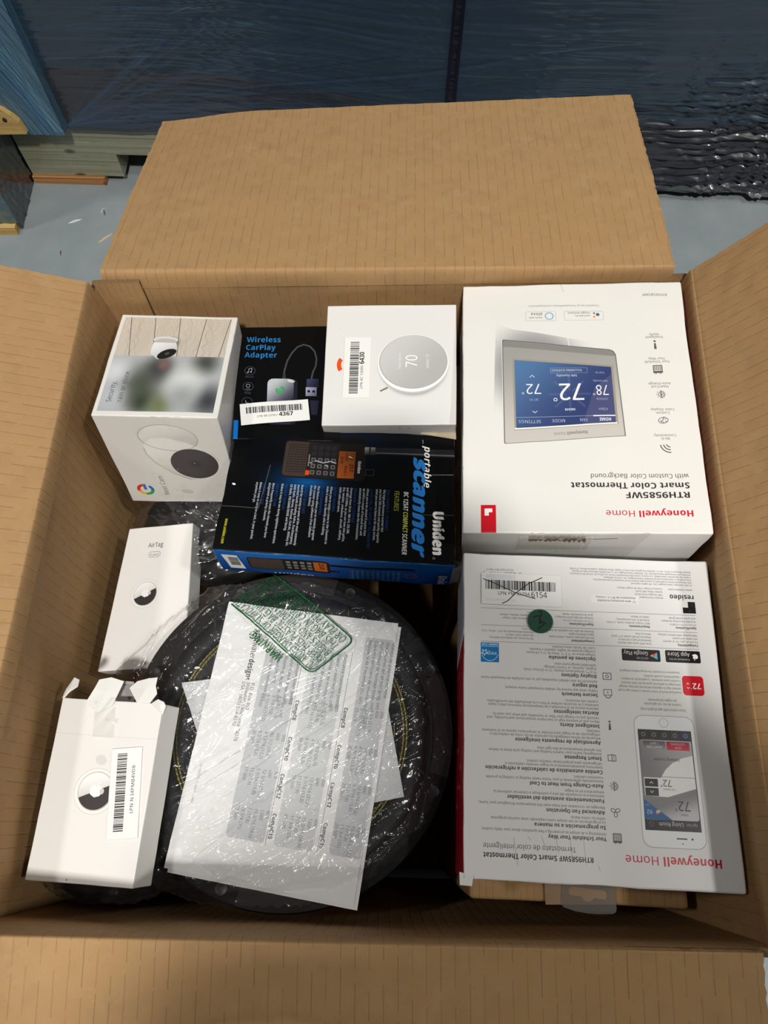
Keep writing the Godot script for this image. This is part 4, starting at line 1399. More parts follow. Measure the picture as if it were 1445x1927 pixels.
func camera_box():
	# picture side up
	var a := Ink.new(91, 103, 9.0, Color(0.90, 0.895, 0.88))
	var r := RandomNumberGenerator.new()
	r.seed = 12
	var px := 3.4
	var pw := 83.6
	a.rect(px, 3.0, pw, 41.2, Color(0.80, 0.765, 0.715))
	var nz := noise(4, 0.05)
	for i in 260:   # wood figure
		var x := px + r.randf() * pw
		var pts := []
		for j in 9:
			var y := 3.0 + j * 5.15
			pts.append(Vector2(clampf(x + 5.0 * nz.get_noise_2d(x * 3.0, y * 2.0), px, px + pw), y))
		a.lines(pts, r.randf_range(0.12, 0.5), Color(0.70, 0.65, 0.59) if i % 2 else Color(0.86, 0.84, 0.8), 0.28)
	for q in [[8.0, 14.8], [27.0, 33.0], [46.5, 51.0], [66.9, 65.6], [86.2, 82.6]]:
		a.line(Vector2(q[0], 3.0), Vector2(q[1], 44.2), 0.55, Color(0.42, 0.39, 0.36))
	for q in [Vector2(20, 24), Vector2(39, 12), Vector2(58, 30), Vector2(76, 18)]:
		for i in 5: a.ring(q.x, q.y, 2.0 + i * 1.4, 5.0 + i * 3.2, 0.3, Color(0.68, 0.63, 0.56), 0.1, 0.5)
	# soft blurred scene below
	a.rect(px, 44.2, pw, 54.4, Color(0.70, 0.71, 0.72))
	for q in [[30.0, 72.0, 26.0, Color(0.30, 0.33, 0.28)], [40.0, 56.0, 17.0, Color(0.25, 0.25, 0.25)], [74.0, 50.0, 16.0, Color(0.28, 0.30, 0.27)], [82.0, 88.0, 20.0, Color(0.23, 0.25, 0.26)], [34.0, 90.0, 17.0, Color(0.22, 0.26, 0.2)], [47.0, 93.0, 16.0, Color(0.44, 0.47, 0.33)], [43.0, 53.0, 8.0, Color(0.5, 0.40, 0.38)], [62.0, 71.0, 21.0, Color(0.88, 0.89, 0.89)], [62.0, 84.0, 18.0, Color(0.62, 0.64, 0.64)], [8.0, 60.0, 18.0, Color(0.84, 0.86, 0.88)], [10.0, 84.0, 16.0, Color(0.74, 0.76, 0.79)]]:
		var c0: Color = q[3]
		a.rect(px, 44.2, pw, 54.4, ["rad", Color(c0.r, c0.g, c0.b, 0.95), Color(c0.r, c0.g, c0.b, 0.0), Vector2(q[0], q[1]), 0.0, q[2], 1.2])
	a.ell(44, 29.5, 9.5, 6.5, ["rad", Color(0.4, 0.38, 0.36, 0.8), Color(0.6, 0.58, 0.55, 0.0), Vector2(44, 29.5), 3.0, 9.5])
	a.ell(39.5, 26.8, 9.4, 3.6, Color(0.86, 0.86, 0.86))
	a.ell(39.8, 29.0, 8.4, 3.4, Color(0.74, 0.74, 0.74))
	a.poly([Vector2(31.0, 30), Vector2(48.0, 30), Vector2(50.0, 36), Vector2(46, 44), Vector2(37, 47.6), Vector2(30.4, 41.5), Vector2(30.2, 36)], ["lin", Color(0.93, 0.93, 0.94), Color(0.78, 0.78, 0.79), Vector2(34, 30), Vector2(44, 46)])
	a.ell(43.0, 41.8, 7.6, 4.3, Color(0.14, 0.13, 0.13), -0.55)
	a.ell(43.2, 41.6, 1.8, 1.2, Color(0.32, 0.31, 0.32), -0.55)
	a.text("Security,", 11.6, 90.2, 5.4, Color(0.34, 0.35, 0.36), {"rot": -90, "w": 20.2})
	a.text("rain or shine.", 19.3, 90.0, 5.4, Color(0.34, 0.35, 0.36), {"rot": -90, "w": 31.0})
	a.edge_wear(91, 103, 24, 14, Color(0.6, 0.58, 0.55), 0.5)
	# near side
	var b := Ink.new(91, 105, 8.5, Color(0.87, 0.86, 0.84))
	b.ell(50.0, 24.6, 23.0, 16.0, ["rad", Color(0.70, 0.69, 0.67), Color(0.87, 0.86, 0.84, 0.0), Vector2(50, 26), 15.0, 23.0, 0.72])
	b.ell(49.6, 23.4, 22.2, 15.2, Color(0.74, 0.73, 0.715), 0.04)
	b.ell(49.6, 22.8, 21.8, 14.8, ["lin", Color(0.92, 0.915, 0.90), Color(0.79, 0.78, 0.765), Vector2(45, 8), Vector2(56, 38)], 0.04)
	b.poly([Vector2(30.0, 30), Vector2(36, 24.5), Vector2(47, 23.0), Vector2(60, 27), Vector2(80, 40), Vector2(83.0, 48), Vector2(80, 58), Vector2(70, 70), Vector2(56, 73.5), Vector2(44, 66), Vector2(33, 53), Vector2(28.6, 42), Vector2(28.4, 35)], ["lin", Color(0.93, 0.925, 0.91), Color(0.77, 0.76, 0.745), Vector2(40, 28), Vector2(58, 74)])
	b.lines([Vector2(28.4, 35), Vector2(28.6, 42), Vector2(33, 53), Vector2(44, 66), Vector2(56, 73.5)], 0.9, Color(0.62, 0.60, 0.58), 0.6)
	b.ring(49.6, 23.2, 22.2, 15.2, 0.8, Color(0.62, 0.60, 0.58), 0.04, 0.6)
	b.ell(63.2, 53.4, 19.4, 18.6, Color(0.88, 0.87, 0.86), -0.6)
	b.ell(63.0, 53.4, 18.6, 17.8, Color(0.245, 0.225, 0.225), -0.6)
	b.ring(64.0, 53.3, 5.8, 5.2, 0.5, Color(0.16, 0.15, 0.15))
	b.ell(64.0, 53.3, 4.2, 3.8, Color(0.17, 0.16, 0.165))
	b.ell(63.0, 52.6, 0.7, 0.6, Color(0.6, 0.6, 0.6))
	b.ell(48.3, 60.5, 0.4, 0.4, Color(0.75, 0.75, 0.75))
	# four coloured ring mark, turned a quarter
	var gc := Vector2(15.3, 88.5)
	var cols := [Color(0.86, 0.22, 0.18), Color(0.95, 0.72, 0.13), Color(0.22, 0.63, 0.32), Color(0.2, 0.42, 0.80)]
	b.arc(gc.x, gc.y, 5.6, 2.7, PI * 0.9, PI * 1.45, cols[0])
	b.arc(gc.x, gc.y, 5.6, 2.7, PI * 0.55, PI * 0.9, cols[1])
	b.arc(gc.x, gc.y, 5.6, 2.7, PI * 0.05, PI * 0.55, cols[2])
	b.arc(gc.x, gc.y, 5.6, 2.7, -PI * 0.28, PI * 0.05, cols[3])
	b.arc(gc.x, gc.y, 5.6, 2.7, PI * 1.45, PI * 1.56, cols[0])
	b.rect(gc.x - 1.1, gc.y - 6.6, 2.4, 6.9, cols[3])
	b.text("Nest Cam", 33.4, 95.4, 5.8, Color(0.42, 0.41, 0.40), {"rot": -90, "w": 26.0})
	for i in 14:
		b.ell(10 + r.randf() * 70, 4 + r.randf() * 98, r.randf_range(2, 7), r.randf_range(1, 4), Color(0.70, 0.68, 0.65), r.randf() * 3, 0.10)
	b.ell(49, 90, 5, 3, Color(0.6, 0.58, 0.56), 0.2, 0.3)
	b.specks(0, 0, 91, 105, 50, 15, Color(0.4, 0.38, 0.36), 0.3)
	b.edge_wear(91, 105, 18, 16, Color(0.5, 0.47, 0.44), 0.5)
	var top := [Vector3(-0.2044, 0.4197, -0.3630), Vector3(-0.1139, 0.4203, -0.3600), Vector3(-0.1170, 0.4404, -0.2590), Vector3(-0.2073, 0.4397, -0.2616)]
	var c := corners(top, Vector3(0.0001, -0.1051, 0.0209))
	var o := base_of(c)
	var t = thing("camera_box", o, "white outdoor camera box in the back left corner, camera pictured on two sides", "box")
	part("body", hexa(c, o, 0.0010, {"top": printed(a, 0.3), "front": printed(b, 0.4), "": mat(Color(0.82, 0.82, 0.82), 0.4)}, 0.0008, 7, 10), null, t)


func adapter_box():
	var a := Ink.new(82, 102, 8.5, Color(0.035, 0.038, 0.045))
	var blue := Color(0.16, 0.47, 0.72)
	a.text("Wireless", 7.2, 14.6, 6.6, blue, {"b": true, "w": 27.4})
	a.text("CarPlay", 6.5, 21.9, 6.6, blue, {"b": true, "w": 24.0})
	a.text("Adapter", 6.0, 29.0, 6.6, blue, {"b": true, "w": 25.8})
	var gr := Color(0.33, 0.35, 0.40)
	for q in [[10.8, 41.4, "Music", 47.8], [9.9, 55.9, "Map", 62.4], [9.7, 69.5, "Call", 76.0]]:
		a.ring(q[0], q[1], 4.2, 4.0, 0.35, gr)
		a.text(q[2], q[0], q[3], 2.6, gr, {"al": 0.5})
	a.lines([Vector2(9.6, 43.0), Vector2(10.0, 39.6), Vector2(12.4, 39.2), Vector2(12.0, 42.6)], 0.5, Color(0.6, 0.62, 0.66))
	a.ell(9.2, 43.0, 0.8, 0.6, Color(0.6, 0.62, 0.66))
	a.ell(11.6, 42.6, 0.8, 0.6, Color(0.6, 0.62, 0.66))
	a.ring(9.9, 55.2, 1.7, 1.7, 0.5, Color(0.55, 0.57, 0.62))
	a.line(Vector2(8.2, 58.2), Vector2(11.8, 58.2), 0.4, Color(0.55, 0.57, 0.62))
	a.arc(10.3, 69.0, 1.8, 0.6, 1.2, 3.6, Color(0.55, 0.57, 0.62))
	var cable := [Vector2(37.3, 48.2), Vector2(38.2, 40), Vector2(40, 32), Vector2(43.6, 24.6), Vector2(48, 19.2), Vector2(53, 17.2), Vector2(58, 19.0), Vector2(61.6, 23.6), Vector2(63.2, 30), Vector2(62.6, 37), Vector2(60.6, 42), Vector2(59.6, 46.5), Vector2(59.4, 49)]
	a.lines(cable, 1.7, Color(0.17, 0.17, 0.19))
	a.lines(cable, 0.5, Color(0.36, 0.36, 0.39))
	a.poly([Vector2(36.2, 49), Vector2(37, 44), Vector2(38.8, 44), Vector2(39.6, 49)], Color(0.2, 0.2, 0.23))
	a.rrect(26.0, 48.6, 22.6, 40, 4.5, Color(0.12, 0.12, 0.16))
	a.rrect(25.0, 48.6, 20.6, 40, 4.5, ["lin", Color(0.74, 0.76, 0.78), Color(0.17, 0.17, 0.25), Vector2(28, 51), Vector2(46, 70)])
	a.ell(43.5, 50.6, 3.0, 1.4, Color(0.85, 0.86, 0.88), 0.2, 0.8)
	a.arc(34.6, 59.0, 2.7, 0.8, -1.4, 3.9, Color(0.10, 0.66, 0.28))
	a.arc(34.0, 59.2, 1.1, 0.7, 0, TAU, Color(0.10, 0.66, 0.28))
	a.poly([Vector2(36, 55), Vector2(38.4, 57.4), Vector2(37.6, 61), Vector2(36.6, 58)], Color(0.10, 0.66, 0.28))
	a.text("APUE", 45.0, 72.0, 2.4, Color(0.08, 0.08, 0.1), {"rot": -78, "b": true})
	a.rrect(55.6, 48.4, 9.4, 8.0, 0.8, ["lin", Color(0.24, 0.24, 0.36), Color(0.12, 0.12, 0.20), Vector2(55, 48), Vector2(65, 56)])
	a.rect(55.0, 56.0, 8.6, 7.8, ["lin", Color(0.62, 0.63, 0.72), Color(0.36, 0.36, 0.46), Vector2(55, 56), Vector2(64, 64)])
	a.rect(56.4, 58.6, 2.0, 2.0, Color(0.08, 0.08, 0.1))
	a.rect(60.2, 58.7, 2.0, 2.0, Color(0.08, 0.08, 0.1))
	a.poly([Vector2(58.2, 67.5), Vector2(65.2, 67.5), Vector2(64.2, 80), Vector2(59.6, 80)], Color(0.14, 0.14, 0.22))
	a.specks(0, 0, 82, 102, 70, 18, Color(0.4, 0.4, 0.4), 0.3)
	a.edge_wear(82, 102, 20, 19, Color(0.45, 0.42, 0.4), 0.35)
	a.rect(0, 86, 3.6, 16, Color(0.05, 0.42, 0.75))
	var top := [Vector3(-0.1171, 0.4020, -0.3640), Vector3(-0.0352, 0.4020, -0.3650), Vector3(-0.0329, 0.4020, -0.2603), Vector3(-0.1138, 0.4020, -0.2626)]
	var c := corners(top, Vector3(0.0, -0.0800, 0.0))
	var o := base_of(c)
	var t = thing("adapter_box", o, "black box with blue lettering and a pictured cable, beside the white camera box", "box")
	part("body", hexa(c, o, 0.0009, {"top": printed(a, 0.34, 0.28), "": mat(Color(0.03, 0.03, 0.035), 0.4, 0.3)}, 0.0008, 9, 8), null, t)
	var lb := Ink.new(53, 21, 14.0, Color(0.93, 0.935, 0.93))
	lb.bars(4.6, 4.0, 43.6, 6.2, 93, Color(0.1, 0.1, 0.11))
	lb.text("LPN RR GT957", 12.6, 14.8, 2.7, Color(0.2, 0.2, 0.2), {"w": 16.2})
	lb.text("4367", 29.6, 15.0, 5.6, Color(0.08, 0.08, 0.09), {"w": 11.0, "b": true})
	lb.T = Transform2D()
	var turn := -0.105
	label_sheet(func(u, w):
		var q := Vector2(4.2, 72.4) + Vector2(u * 53.0, w * 18.5).rotated(turn)
		return on_top(c, 82, 102, q.x, q.y, 0.0012 + 0.0012 * w * u + 0.0006 * sin(u * 5.0), o), lb, "barcode_label", t, 0.3, 14, 8, "white barcode label stuck on askew, ending 4367")


func round_thermostat_box():
	var a := Ink.new(103, 100, 8.5, Color(0.885, 0.885, 0.88))
	a.ell(69.8, 52.5, 29.5, 26.0, ["rad", Color(0.62, 0.62, 0.62, 0.9), Color(0.88, 0.88, 0.88, 0.0), Vector2(70, 54), 23.0, 29.5, 0.88])
	a.ell(69.4, 50.6, 27.9, 24.4, Color(0.76, 0.76, 0.755))
	a.ell(69.4, 49.8, 27.7, 23.8, ["lin", Color(0.93, 0.93, 0.925), Color(0.98, 0.98, 0.975), Vector2(50, 30), Vector2(85, 70)])
	a.ell(69.6, 48.7, 26.6, 22.3, Color(0.62, 0.62, 0.61))
	a.ell(69.7, 48.6, 26.2, 22.0, ["lin", Color(0.80, 0.80, 0.80), Color(0.70, 0.70, 0.69), Vector2(50, 30), Vector2(86, 66)])
	a.text("70", 72.6, 53.6, 12.6, Color(0.97, 0.97, 0.97), {"rot": -90, "w": 10.8})
	a.text("Heat set to", 60.0, 54.6, 3.1, Color(0.90, 0.90, 0.90), {"rot": -90, "w": 13.2})
	a.text("Indoor 72", 81.6, 54.4, 3.1, Color(0.92, 0.92, 0.92), {"rot": -90, "w": 12.0})
	a.arc(19.4, 50.6, 8.0, 3.4, PI * 0.80, PI * 1.20, Color(0.88, 0.33, 0.09))
	a.text("Nest Thermostat", 36.4, 71.0, 6.0, Color(0.70, 0.70, 0.70), {"rot": -90, "w": 43.0})
	a.line(Vector2(44.4, 72.8), Vector2(50.1, 69.8), 1.3, Color(0.42, 0.36, 0.28))
	a.line(Vector2(44.4, 72.6), Vector2(50.0, 69.6), 0.5, Color(0.62, 0.55, 0.45))
	a.specks(1, 1, 101, 98, 40, 22, Color(0.4, 0.4, 0.38), 0.3)
	a.edge_wear(103, 100, 12, 23, Color(0.6, 0.58, 0.56), 0.4)
	var f := Ink.new(103, 99, 4.0, Color(0.80, 0.80, 0.79))
	for i in 3: f.text(["P", "EC", "EC"][i], 52 + i * 7.0, 4.5, 2.4, Color(0.35, 0.35, 0.35), {"rot": 90})
	var top := [Vector3(-0.0441, 0.4225, -0.3691), Vector3(0.0560, 0.4287, -0.3657), Vector3(0.0530, 0.4198, -0.2651), Vector3(-0.0464, 0.4130, -0.2680)]
	var c := corners(top, Vector3(0.0046, -0.0994, -0.0050))
	var o := base_of(c)
	var t = thing("round_thermostat_box", o, "square white box picturing a round silver thermostat dial reading 70, at the back wall", "box")
	part("body", hexa(c, o, 0.0009, {"top": printed(a, 0.4), "front": printed(f, 0.4), "": mat(Color(0.86, 0.86, 0.855), 0.4)}, 0.0006, 11, 10), null, t)
	var lb := Ink.new(21.2, 50.4, 14.0, Color(0.93, 0.93, 0.925))
	lb.rframe(0, 0, 21.2, 50.4, 1.6, 0.15, Color(0.8, 0.8, 0.8))
	lb.bars(4.8, 4.2, 7.0, 43.0, 94, Color(0.1, 0.1, 0.11), false)
	lb.text("LPN AC 13099", 15.4, 43.0, 2.9, Color(0.2, 0.2, 0.2), {"rot": -90, "w": 19.0})
	lb.text("6430", 16.0, 22.8, 5.2, Color(0.08, 0.08, 0.09), {"rot": -90, "w": 10.2, "b": true})
	label_sheet(func(u, w): return on_top(c, 103, 100, 15.2 + u * 21.2, 27.8 + w * 50.6, 0.0006, o), lb, "barcode_label", t, 0.3, 6, 10, "white upright barcode label ending 6430")


func scanner_box():
	var mw := 169.0
	var mh := 104.0
	var a := Ink.new(mw, mh, 7.0, Color(0.022, 0.024, 0.032))
	a.rect(0, 0, mw, mh, ["rad", Color(0.02, 0.20, 0.38, 0.95), Color(0.03, 0.06, 0.12, 0.0), Vector2(58, 44), 2.0, 52.0, 0.55])
	a.rect(0, 0, mw, mh, ["rad", Color(0.03, 0.09, 0.19, 0.85), Color(0.03, 0.05, 0.09, 0.0), Vector2(80, 10), 6.0, 80.0, 0.4])
	a.rect(0, 0, mw, mh, ["rad", Color(0.05, 0.33, 0.56, 0.8), Color(0.03, 0.2, 0.4, 0.0), Vector2(62, 45.5), 0.0, 26.0, 0.24])
	# pictured handheld radio, lying on its side
	a.poly([Vector2(43, 4.5), Vector2(98, 5.0), Vector2(102, 11), Vector2(40, 11)], Color(0.06, 0.05, 0.06))
	a.rrect(39.8, 10.6, 62.4, 31.6, 3.4, Color(0.10, 0.085, 0.085))
	a.rrect(40.4, 11.4, 26.0, 29.6, 2.4, Color(0.24, 0.20, 0.185))
	a.rrect(58.0, 11.6, 24.0, 29.6, 1.0, Color(0.13, 0.12, 0.13))
	for i in 12:
		for j in 9:
			a.ell(43.6 + j * 1.75, 14.2 + i * 2.1, 0.5, 0.5, Color(0.12, 0.09, 0.08))
	for i in 4:
		for j in 5:
			var kx := 61.0 + i * 5.0
			var ky := 14.0 + j * 5.3
			a.rrect(kx, ky, 3.4, 3.6, 0.6, Color(0.16, 0.16, 0.17) if j < 2 else Color(0.40, 0.39, 0.38))
			if j >= 2: a.rrect(kx + 0.8, ky + 0.8, 1.8, 2.0, 0.3, Color(0.2, 0.2, 0.21))
	a.rrect(57.6, 35.6, 3.0, 4.0, 0.5, Color(0.82, 0.28, 0.10))
	a.rect(58.8, 22, 0.9, 10, Color(0.5, 0.48, 0.46))
	a.rect(80.6, 16.6, 14.2, 25.0, Color(0.10, 0.08, 0.07))
	a.rect(81.4, 17.6, 12.6, 22.8, ["lin", Color(0.60, 0.31, 0.12), Color(0.46, 0.25, 0.12), Vector2(82, 40), Vector2(94, 18)])
	for q in [["Civil", 86.6, 19, 3.2], ["City", 90.6, 19, 3.2], ["25.85", 83.2, 22, 2.6], ["Bank 1", 86.6, 30, 2.6], ["257", 90.2, 28, 4.2]]:
		a.text(q[0], q[1], q[2], q[3], Color(0.25, 0.1, 0.05), {"rot": 90, "b": true})
	a.text("Uniden", 96.4, 25.4, 3.3, Color(0.86, 0.86, 0.86), {"rot": 90, "b": true, "w": 10.6})
	a.rrect(100.6, 13.2, 8.6, 6.4, 0.8, ["lin", Color(0.55, 0.54, 0.5), Color(0.2, 0.2, 0.2), Vector2(102, 13), Vector2(104, 20)])
	a.rect(104, 13.0, 1.4, 6.8, Color(0.16, 0.16, 0.16))
	a.poly([Vector2(108.8, 13.4), Vector2(169, 12.0), Vector2(169, 18.6), Vector2(108.8, 19.0)], Color(0.13, 0.13, 0.14))
	a.poly([Vector2(108.8, 17.6), Vector2(169, 16.4), Vector2(169, 17.6), Vector2(108.8, 18.4)], Color(0.36, 0.36, 0.37))
	a.rframe(102.6, 32.0, 6.2, 5.0, 0.4, 0.3, Color(0.3, 0.3, 0.32))
	# titles read from the left edge of the picture, turned a quarter clockwise
	a.text("Uniden", 153.0, 62.6, 10.2, Color(0.95, 0.95, 0.95), {"rot": 90, "b": true, "w": 34.2})
	a.text("Uniden", 153.3, 63.1, 10.2, Color(0.95, 0.95, 0.95), {"rot": 90, "b": true, "w": 34.2})
	a.text("Uniden", 152.7, 62.2, 10.2, Color(0.95, 0.95, 0.95), {"rot": 90, "b": true, "w": 34.2})
	a.ring(153.8, 99.2, 0.9, 0.9, 0.3, Color(0.7, 0.7, 0.7))
	a.text("portable", 146.0, 9.6, 7.2, Color(0.96, 0.96, 0.96), {"rot": 90, "b": true, "w": 34.4, "sl": 0.22})
	var sb := Color(0.17, 0.49, 0.80)
	for dx in [-0.8, -0.4, 0.0, 0.4, 0.8]:
		a.text("scanner", 138.6 + dx * 0.6, 19.6 + dx, 14.2, sb, {"rot": 90, "b": true, "w": 77.0, "sl": 0.22})
	a.text("BC 125AT", 131.6, 48.4, 4.7, Color(0.92, 0.92, 0.92), {"rot": 90, "b": true, "w": 15.4, "sl": 0.15})
	a.text("COMPACT", 131.6, 64.6, 4.7, Color(0.82, 0.86, 0.32), {"rot": 90, "b": true, "w": 16.6, "sl": 0.15})
	a.text("SCANNER", 131.6, 82.0, 4.7, Color(0.92, 0.92, 0.92), {"rot": 90, "b": true, "w": 16.0, "sl": 0.15})
	a.text("FEATURES", 124.8, 48.2, 4.8, Color(0.72, 0.74, 0.30), {"rot": 90, "w": 16.4, "sl": 0.1})
	var hb := Color(0.12, 0.30, 0.60)
	var wt := Color(0.74, 0.76, 0.80)
	var feats := [["500 CHANNELS / 10 BANKS", ["This high performance scanner lets", "you track 500 channels and quickly organize", "what you want to listen to for easy access."]],
		["CLOSE CALL RF CAPTURE TECHNOLOGY", ["Allows you to be alerted if anyone keys", "up within a couple of hundred feet and", "automatically tunes into the transmission."]],
		["FREQUENCY COVERAGE", ["Coverage from 25-54, 108-174, 225-380,", "and 400-512MHz, so you can tune into police,", "fire, weather, ambulance, aircraft, military,", "HAM radio and more."]],
		["ALPHA TAGGING", ["Allows you to assign a name to the Channels to", "make it easier to identify who is talking."]],
		["PC PROGRAMMING", ["This feature allows you to remotely program", "the scanner using software (Free Software", "Available Online)."]],
		["SERVICE SEARCHES", ["Search for activity in some of the most commonly", "searched bands including Police, Fire/Emergency,", "HAM Radio, Marine, Railroad, Civil Air, Military Air,", "CB Radio, FRS/GMRS/MURS and Racing."]],
		["BACKLIT DISPLAY", ["Makes it easy to use during nighttime operations."]],
		["PRIORITY SCAN", ["More frequently scans the channels you have", "designated as priority channels."]],
		["COMPACT SIZE", ["Makes it easy to carry on a belt, in your pocket,", "anywhere you go."]]]
	var x := 119.2
	for f in feats:
		a.text(f[0], x, 47.8, 2.7, hb, {"rot": 90, "sl": 0.1})
		for s in f[1]:
			x -= 2.72
			a.text(s, x, 47.8, 2.35, wt, {"rot": 90, "sl": 0.08, "b": true, "sx": 0.86})
		x -= 3.9
	a.text("www.uniden.com", 5.4, 79.2, 3.1, Color(0.80, 0.80, 0.18), {"rot": 90, "b": true, "w": 19.6})
	# tape edges, scratches and wear
	var sc := Color(0.5, 0.5, 0.48)
	a.lines([Vector2(31, 33), Vector2(27.4, 69.4), Vector2(1, 69)], 0.35, sc, 0.8)
	a.lines([Vector2(141, 66), Vector2(150, 66.2), Vector2(168, 65.4)], 0.3, sc, 0.8)
	a.line(Vector2(152, 33.6), Vector2(168, 32.6), 0.4, Color(0.75, 0.72, 0.68), 0.8)
	for q in [[64, 27, 70, 28.5], [70, 28.6, 76, 26.8], [76, 27, 80, 28.4], [72, 30, 74, 31.5], [89, 22, 92, 23], [60, 29, 62, 29.2]]:
		a.line(Vector2(q[0], q[1]), Vector2(q[2], q[3]), 0.7, Color(0.85, 0.85, 0.84), 0.85)
	a.ell(6.4, 50.6, 1.4, 0.8, Color(0.95, 0.95, 0.95), 0.3)
	a.line(Vector2(144.6, 4.6), Vector2(144.9, 8), 0.5, Color(0.8, 0.8, 0.8), 0.8)
	a.specks(0, 0, mw, mh, 90, 27, Color(0.4, 0.4, 0.4), 0.22)
	a.edge_wear(mw, mh, 46, 28, Color(0.62, 0.58, 0.54), 0.45)
	# blue near side
	var f := Ink.new(mw, 44, 6.0, Color(0.05, 0.30, 0.60))
	f.rect(0, 0, mw, 44, ["lin", Color(0.10, 0.40, 0.72, 0.9), Color(0.03, 0.22, 0.48, 0.4), Vector2(0, 0), Vector2(0, 44)])
	f.poly([Vector2(5, 8), Vector2(16, 8), Vector2(18.6, 36), Vector2(7.4, 36)], Color(0.90, 0.90, 0.90))
	f.bars(9.0, 12, 7.0, 18.0, 96, Color(0.1, 0.1, 0.1), false)
	f.rrect(22.5, 9, 58.5, 24, 3, Color(0.07, 0.06, 0.06))
	f.rrect(23.5, 10.5, 24, 21, 2, Color(0.28, 0.22, 0.2))
	for i in 3:
		for j in 4: f.rrect(50 + j * 5.0, 13 + i * 6.0, 3.2, 4.0, 0.5, Color(0.5, 0.48, 0.46))
	f.rect(69.5, 12, 9.5, 18, Color(0.78, 0.40, 0.12))
	f.text("25.85", 73.5, 13.5, 5, Color(0.2, 0.08, 0.04), {"rot": 90, "b": true})
	f.poly([Vector2(81, 13), Vector2(140, 15.5), Vector2(142, 17.5), Vector2(140, 19.0), Vector2(81, 17)], Color(0.03, 0.03, 0.03))
	f.rect(81, 26, 7, 3, Color(0.04, 0.04, 0.05))
	for i in 10:
		f.text(["Alpha Tagging", "Backlit Display", "Close Call", "PC Program", "Search", "Temp Store", "Do Not Scan", "Memory Key", "Weather", "Priority"][i], 129 - i * 3.7, 22, 3.1, Color(0.42, 0.62, 0.62), {"rot": 90, "w": 20})
	f.ring(138.5, 29, 5.0, 3.6, 0.8, Color(0.7, 0.25, 0.25))
	f.text("Uniden", 158.5, 24, 8.5, Color(0.85, 0.88, 0.92), {"rot": 90, "b": true, "w": 32})
	f.text("Uniden", 38, 43.5, 5, Color(0.75, 0.82, 0.9), {"w": 30, "b": true})
	f.edge_wear(mw, 44, 30, 29, Color(0.75, 0.76, 0.78), 0.6)
	var top := [Vector3(-0.1115, 0.4011, -0.2748), Vector3(0.0530, 0.4038, -0.2640), Vector3(0.0500, 0.4076, -0.1603), Vector3(-0.1212, 0.4057, -0.1731)]
	var c := corners(top, Vector3(0.0003, -0.0405, 0.0019))
	var o := base_of(c)
	var t = thing("scanner_box", o, "worn black and blue box picturing a handheld radio with an orange screen", "box")
	part("body", hexa(c, o, 0.0012, {"top": printed(a, 0.36, 0.28), "front": printed(f, 0.34, 0.35), "": mat(Color(0.03, 0.035, 0.06), 0.35)}, 0.0016, 13, 14), null, t)
	# burst corner of brown board at the far right
	var bc: Vector3 = c[1] - o
	var ply := Build.new()
	var pts := [Vector3(-0.026, 0.0008, -0.002), Vector3(-0.016, 0.002, -0.004), Vector3(-0.004, 0.0045, -0.010), Vector3(0.0005, 0.004, -0.009), Vector3(0.001, 0.0014, 0.003), Vector3(-0.012, 0.0012, 0.0005)]
	for i in range(1, 5):
		ply.face(bc + pts[0], bc + pts[i], bc + pts[i + 1], bc + pts[0])
		ply.face(bc + pts[0] - Vector3(0, 0.001, 0), bc + pts[i + 1] - Vector3(0, 0.001, 0), bc + pts[i] - Vector3(0, 0.001, 0), bc + pts[0] - Vector3(0, 0.001, 0))
	tag(part("torn_corner", ply.mesh(), mat(Color(0.72, 0.66, 0.56), 0.8), t), "torn corner showing pale brown board")
	# the clear tape that hangs off the near right edge
	var br: Vector3 = c[2] - o
	part("loose_tape", sheet(func(u, w): return br + Vector3(-0.002 + 0.009 * sin(u * PI) * (0.7 + 0.3 * w) , -0.036 * w + 0.001, -0.004 + u * 0.006), 8, 8, 0.0, 1, 1, film_mat(0.2, Color(0.8, 0.78, 0.72), 0.15)), null, t)


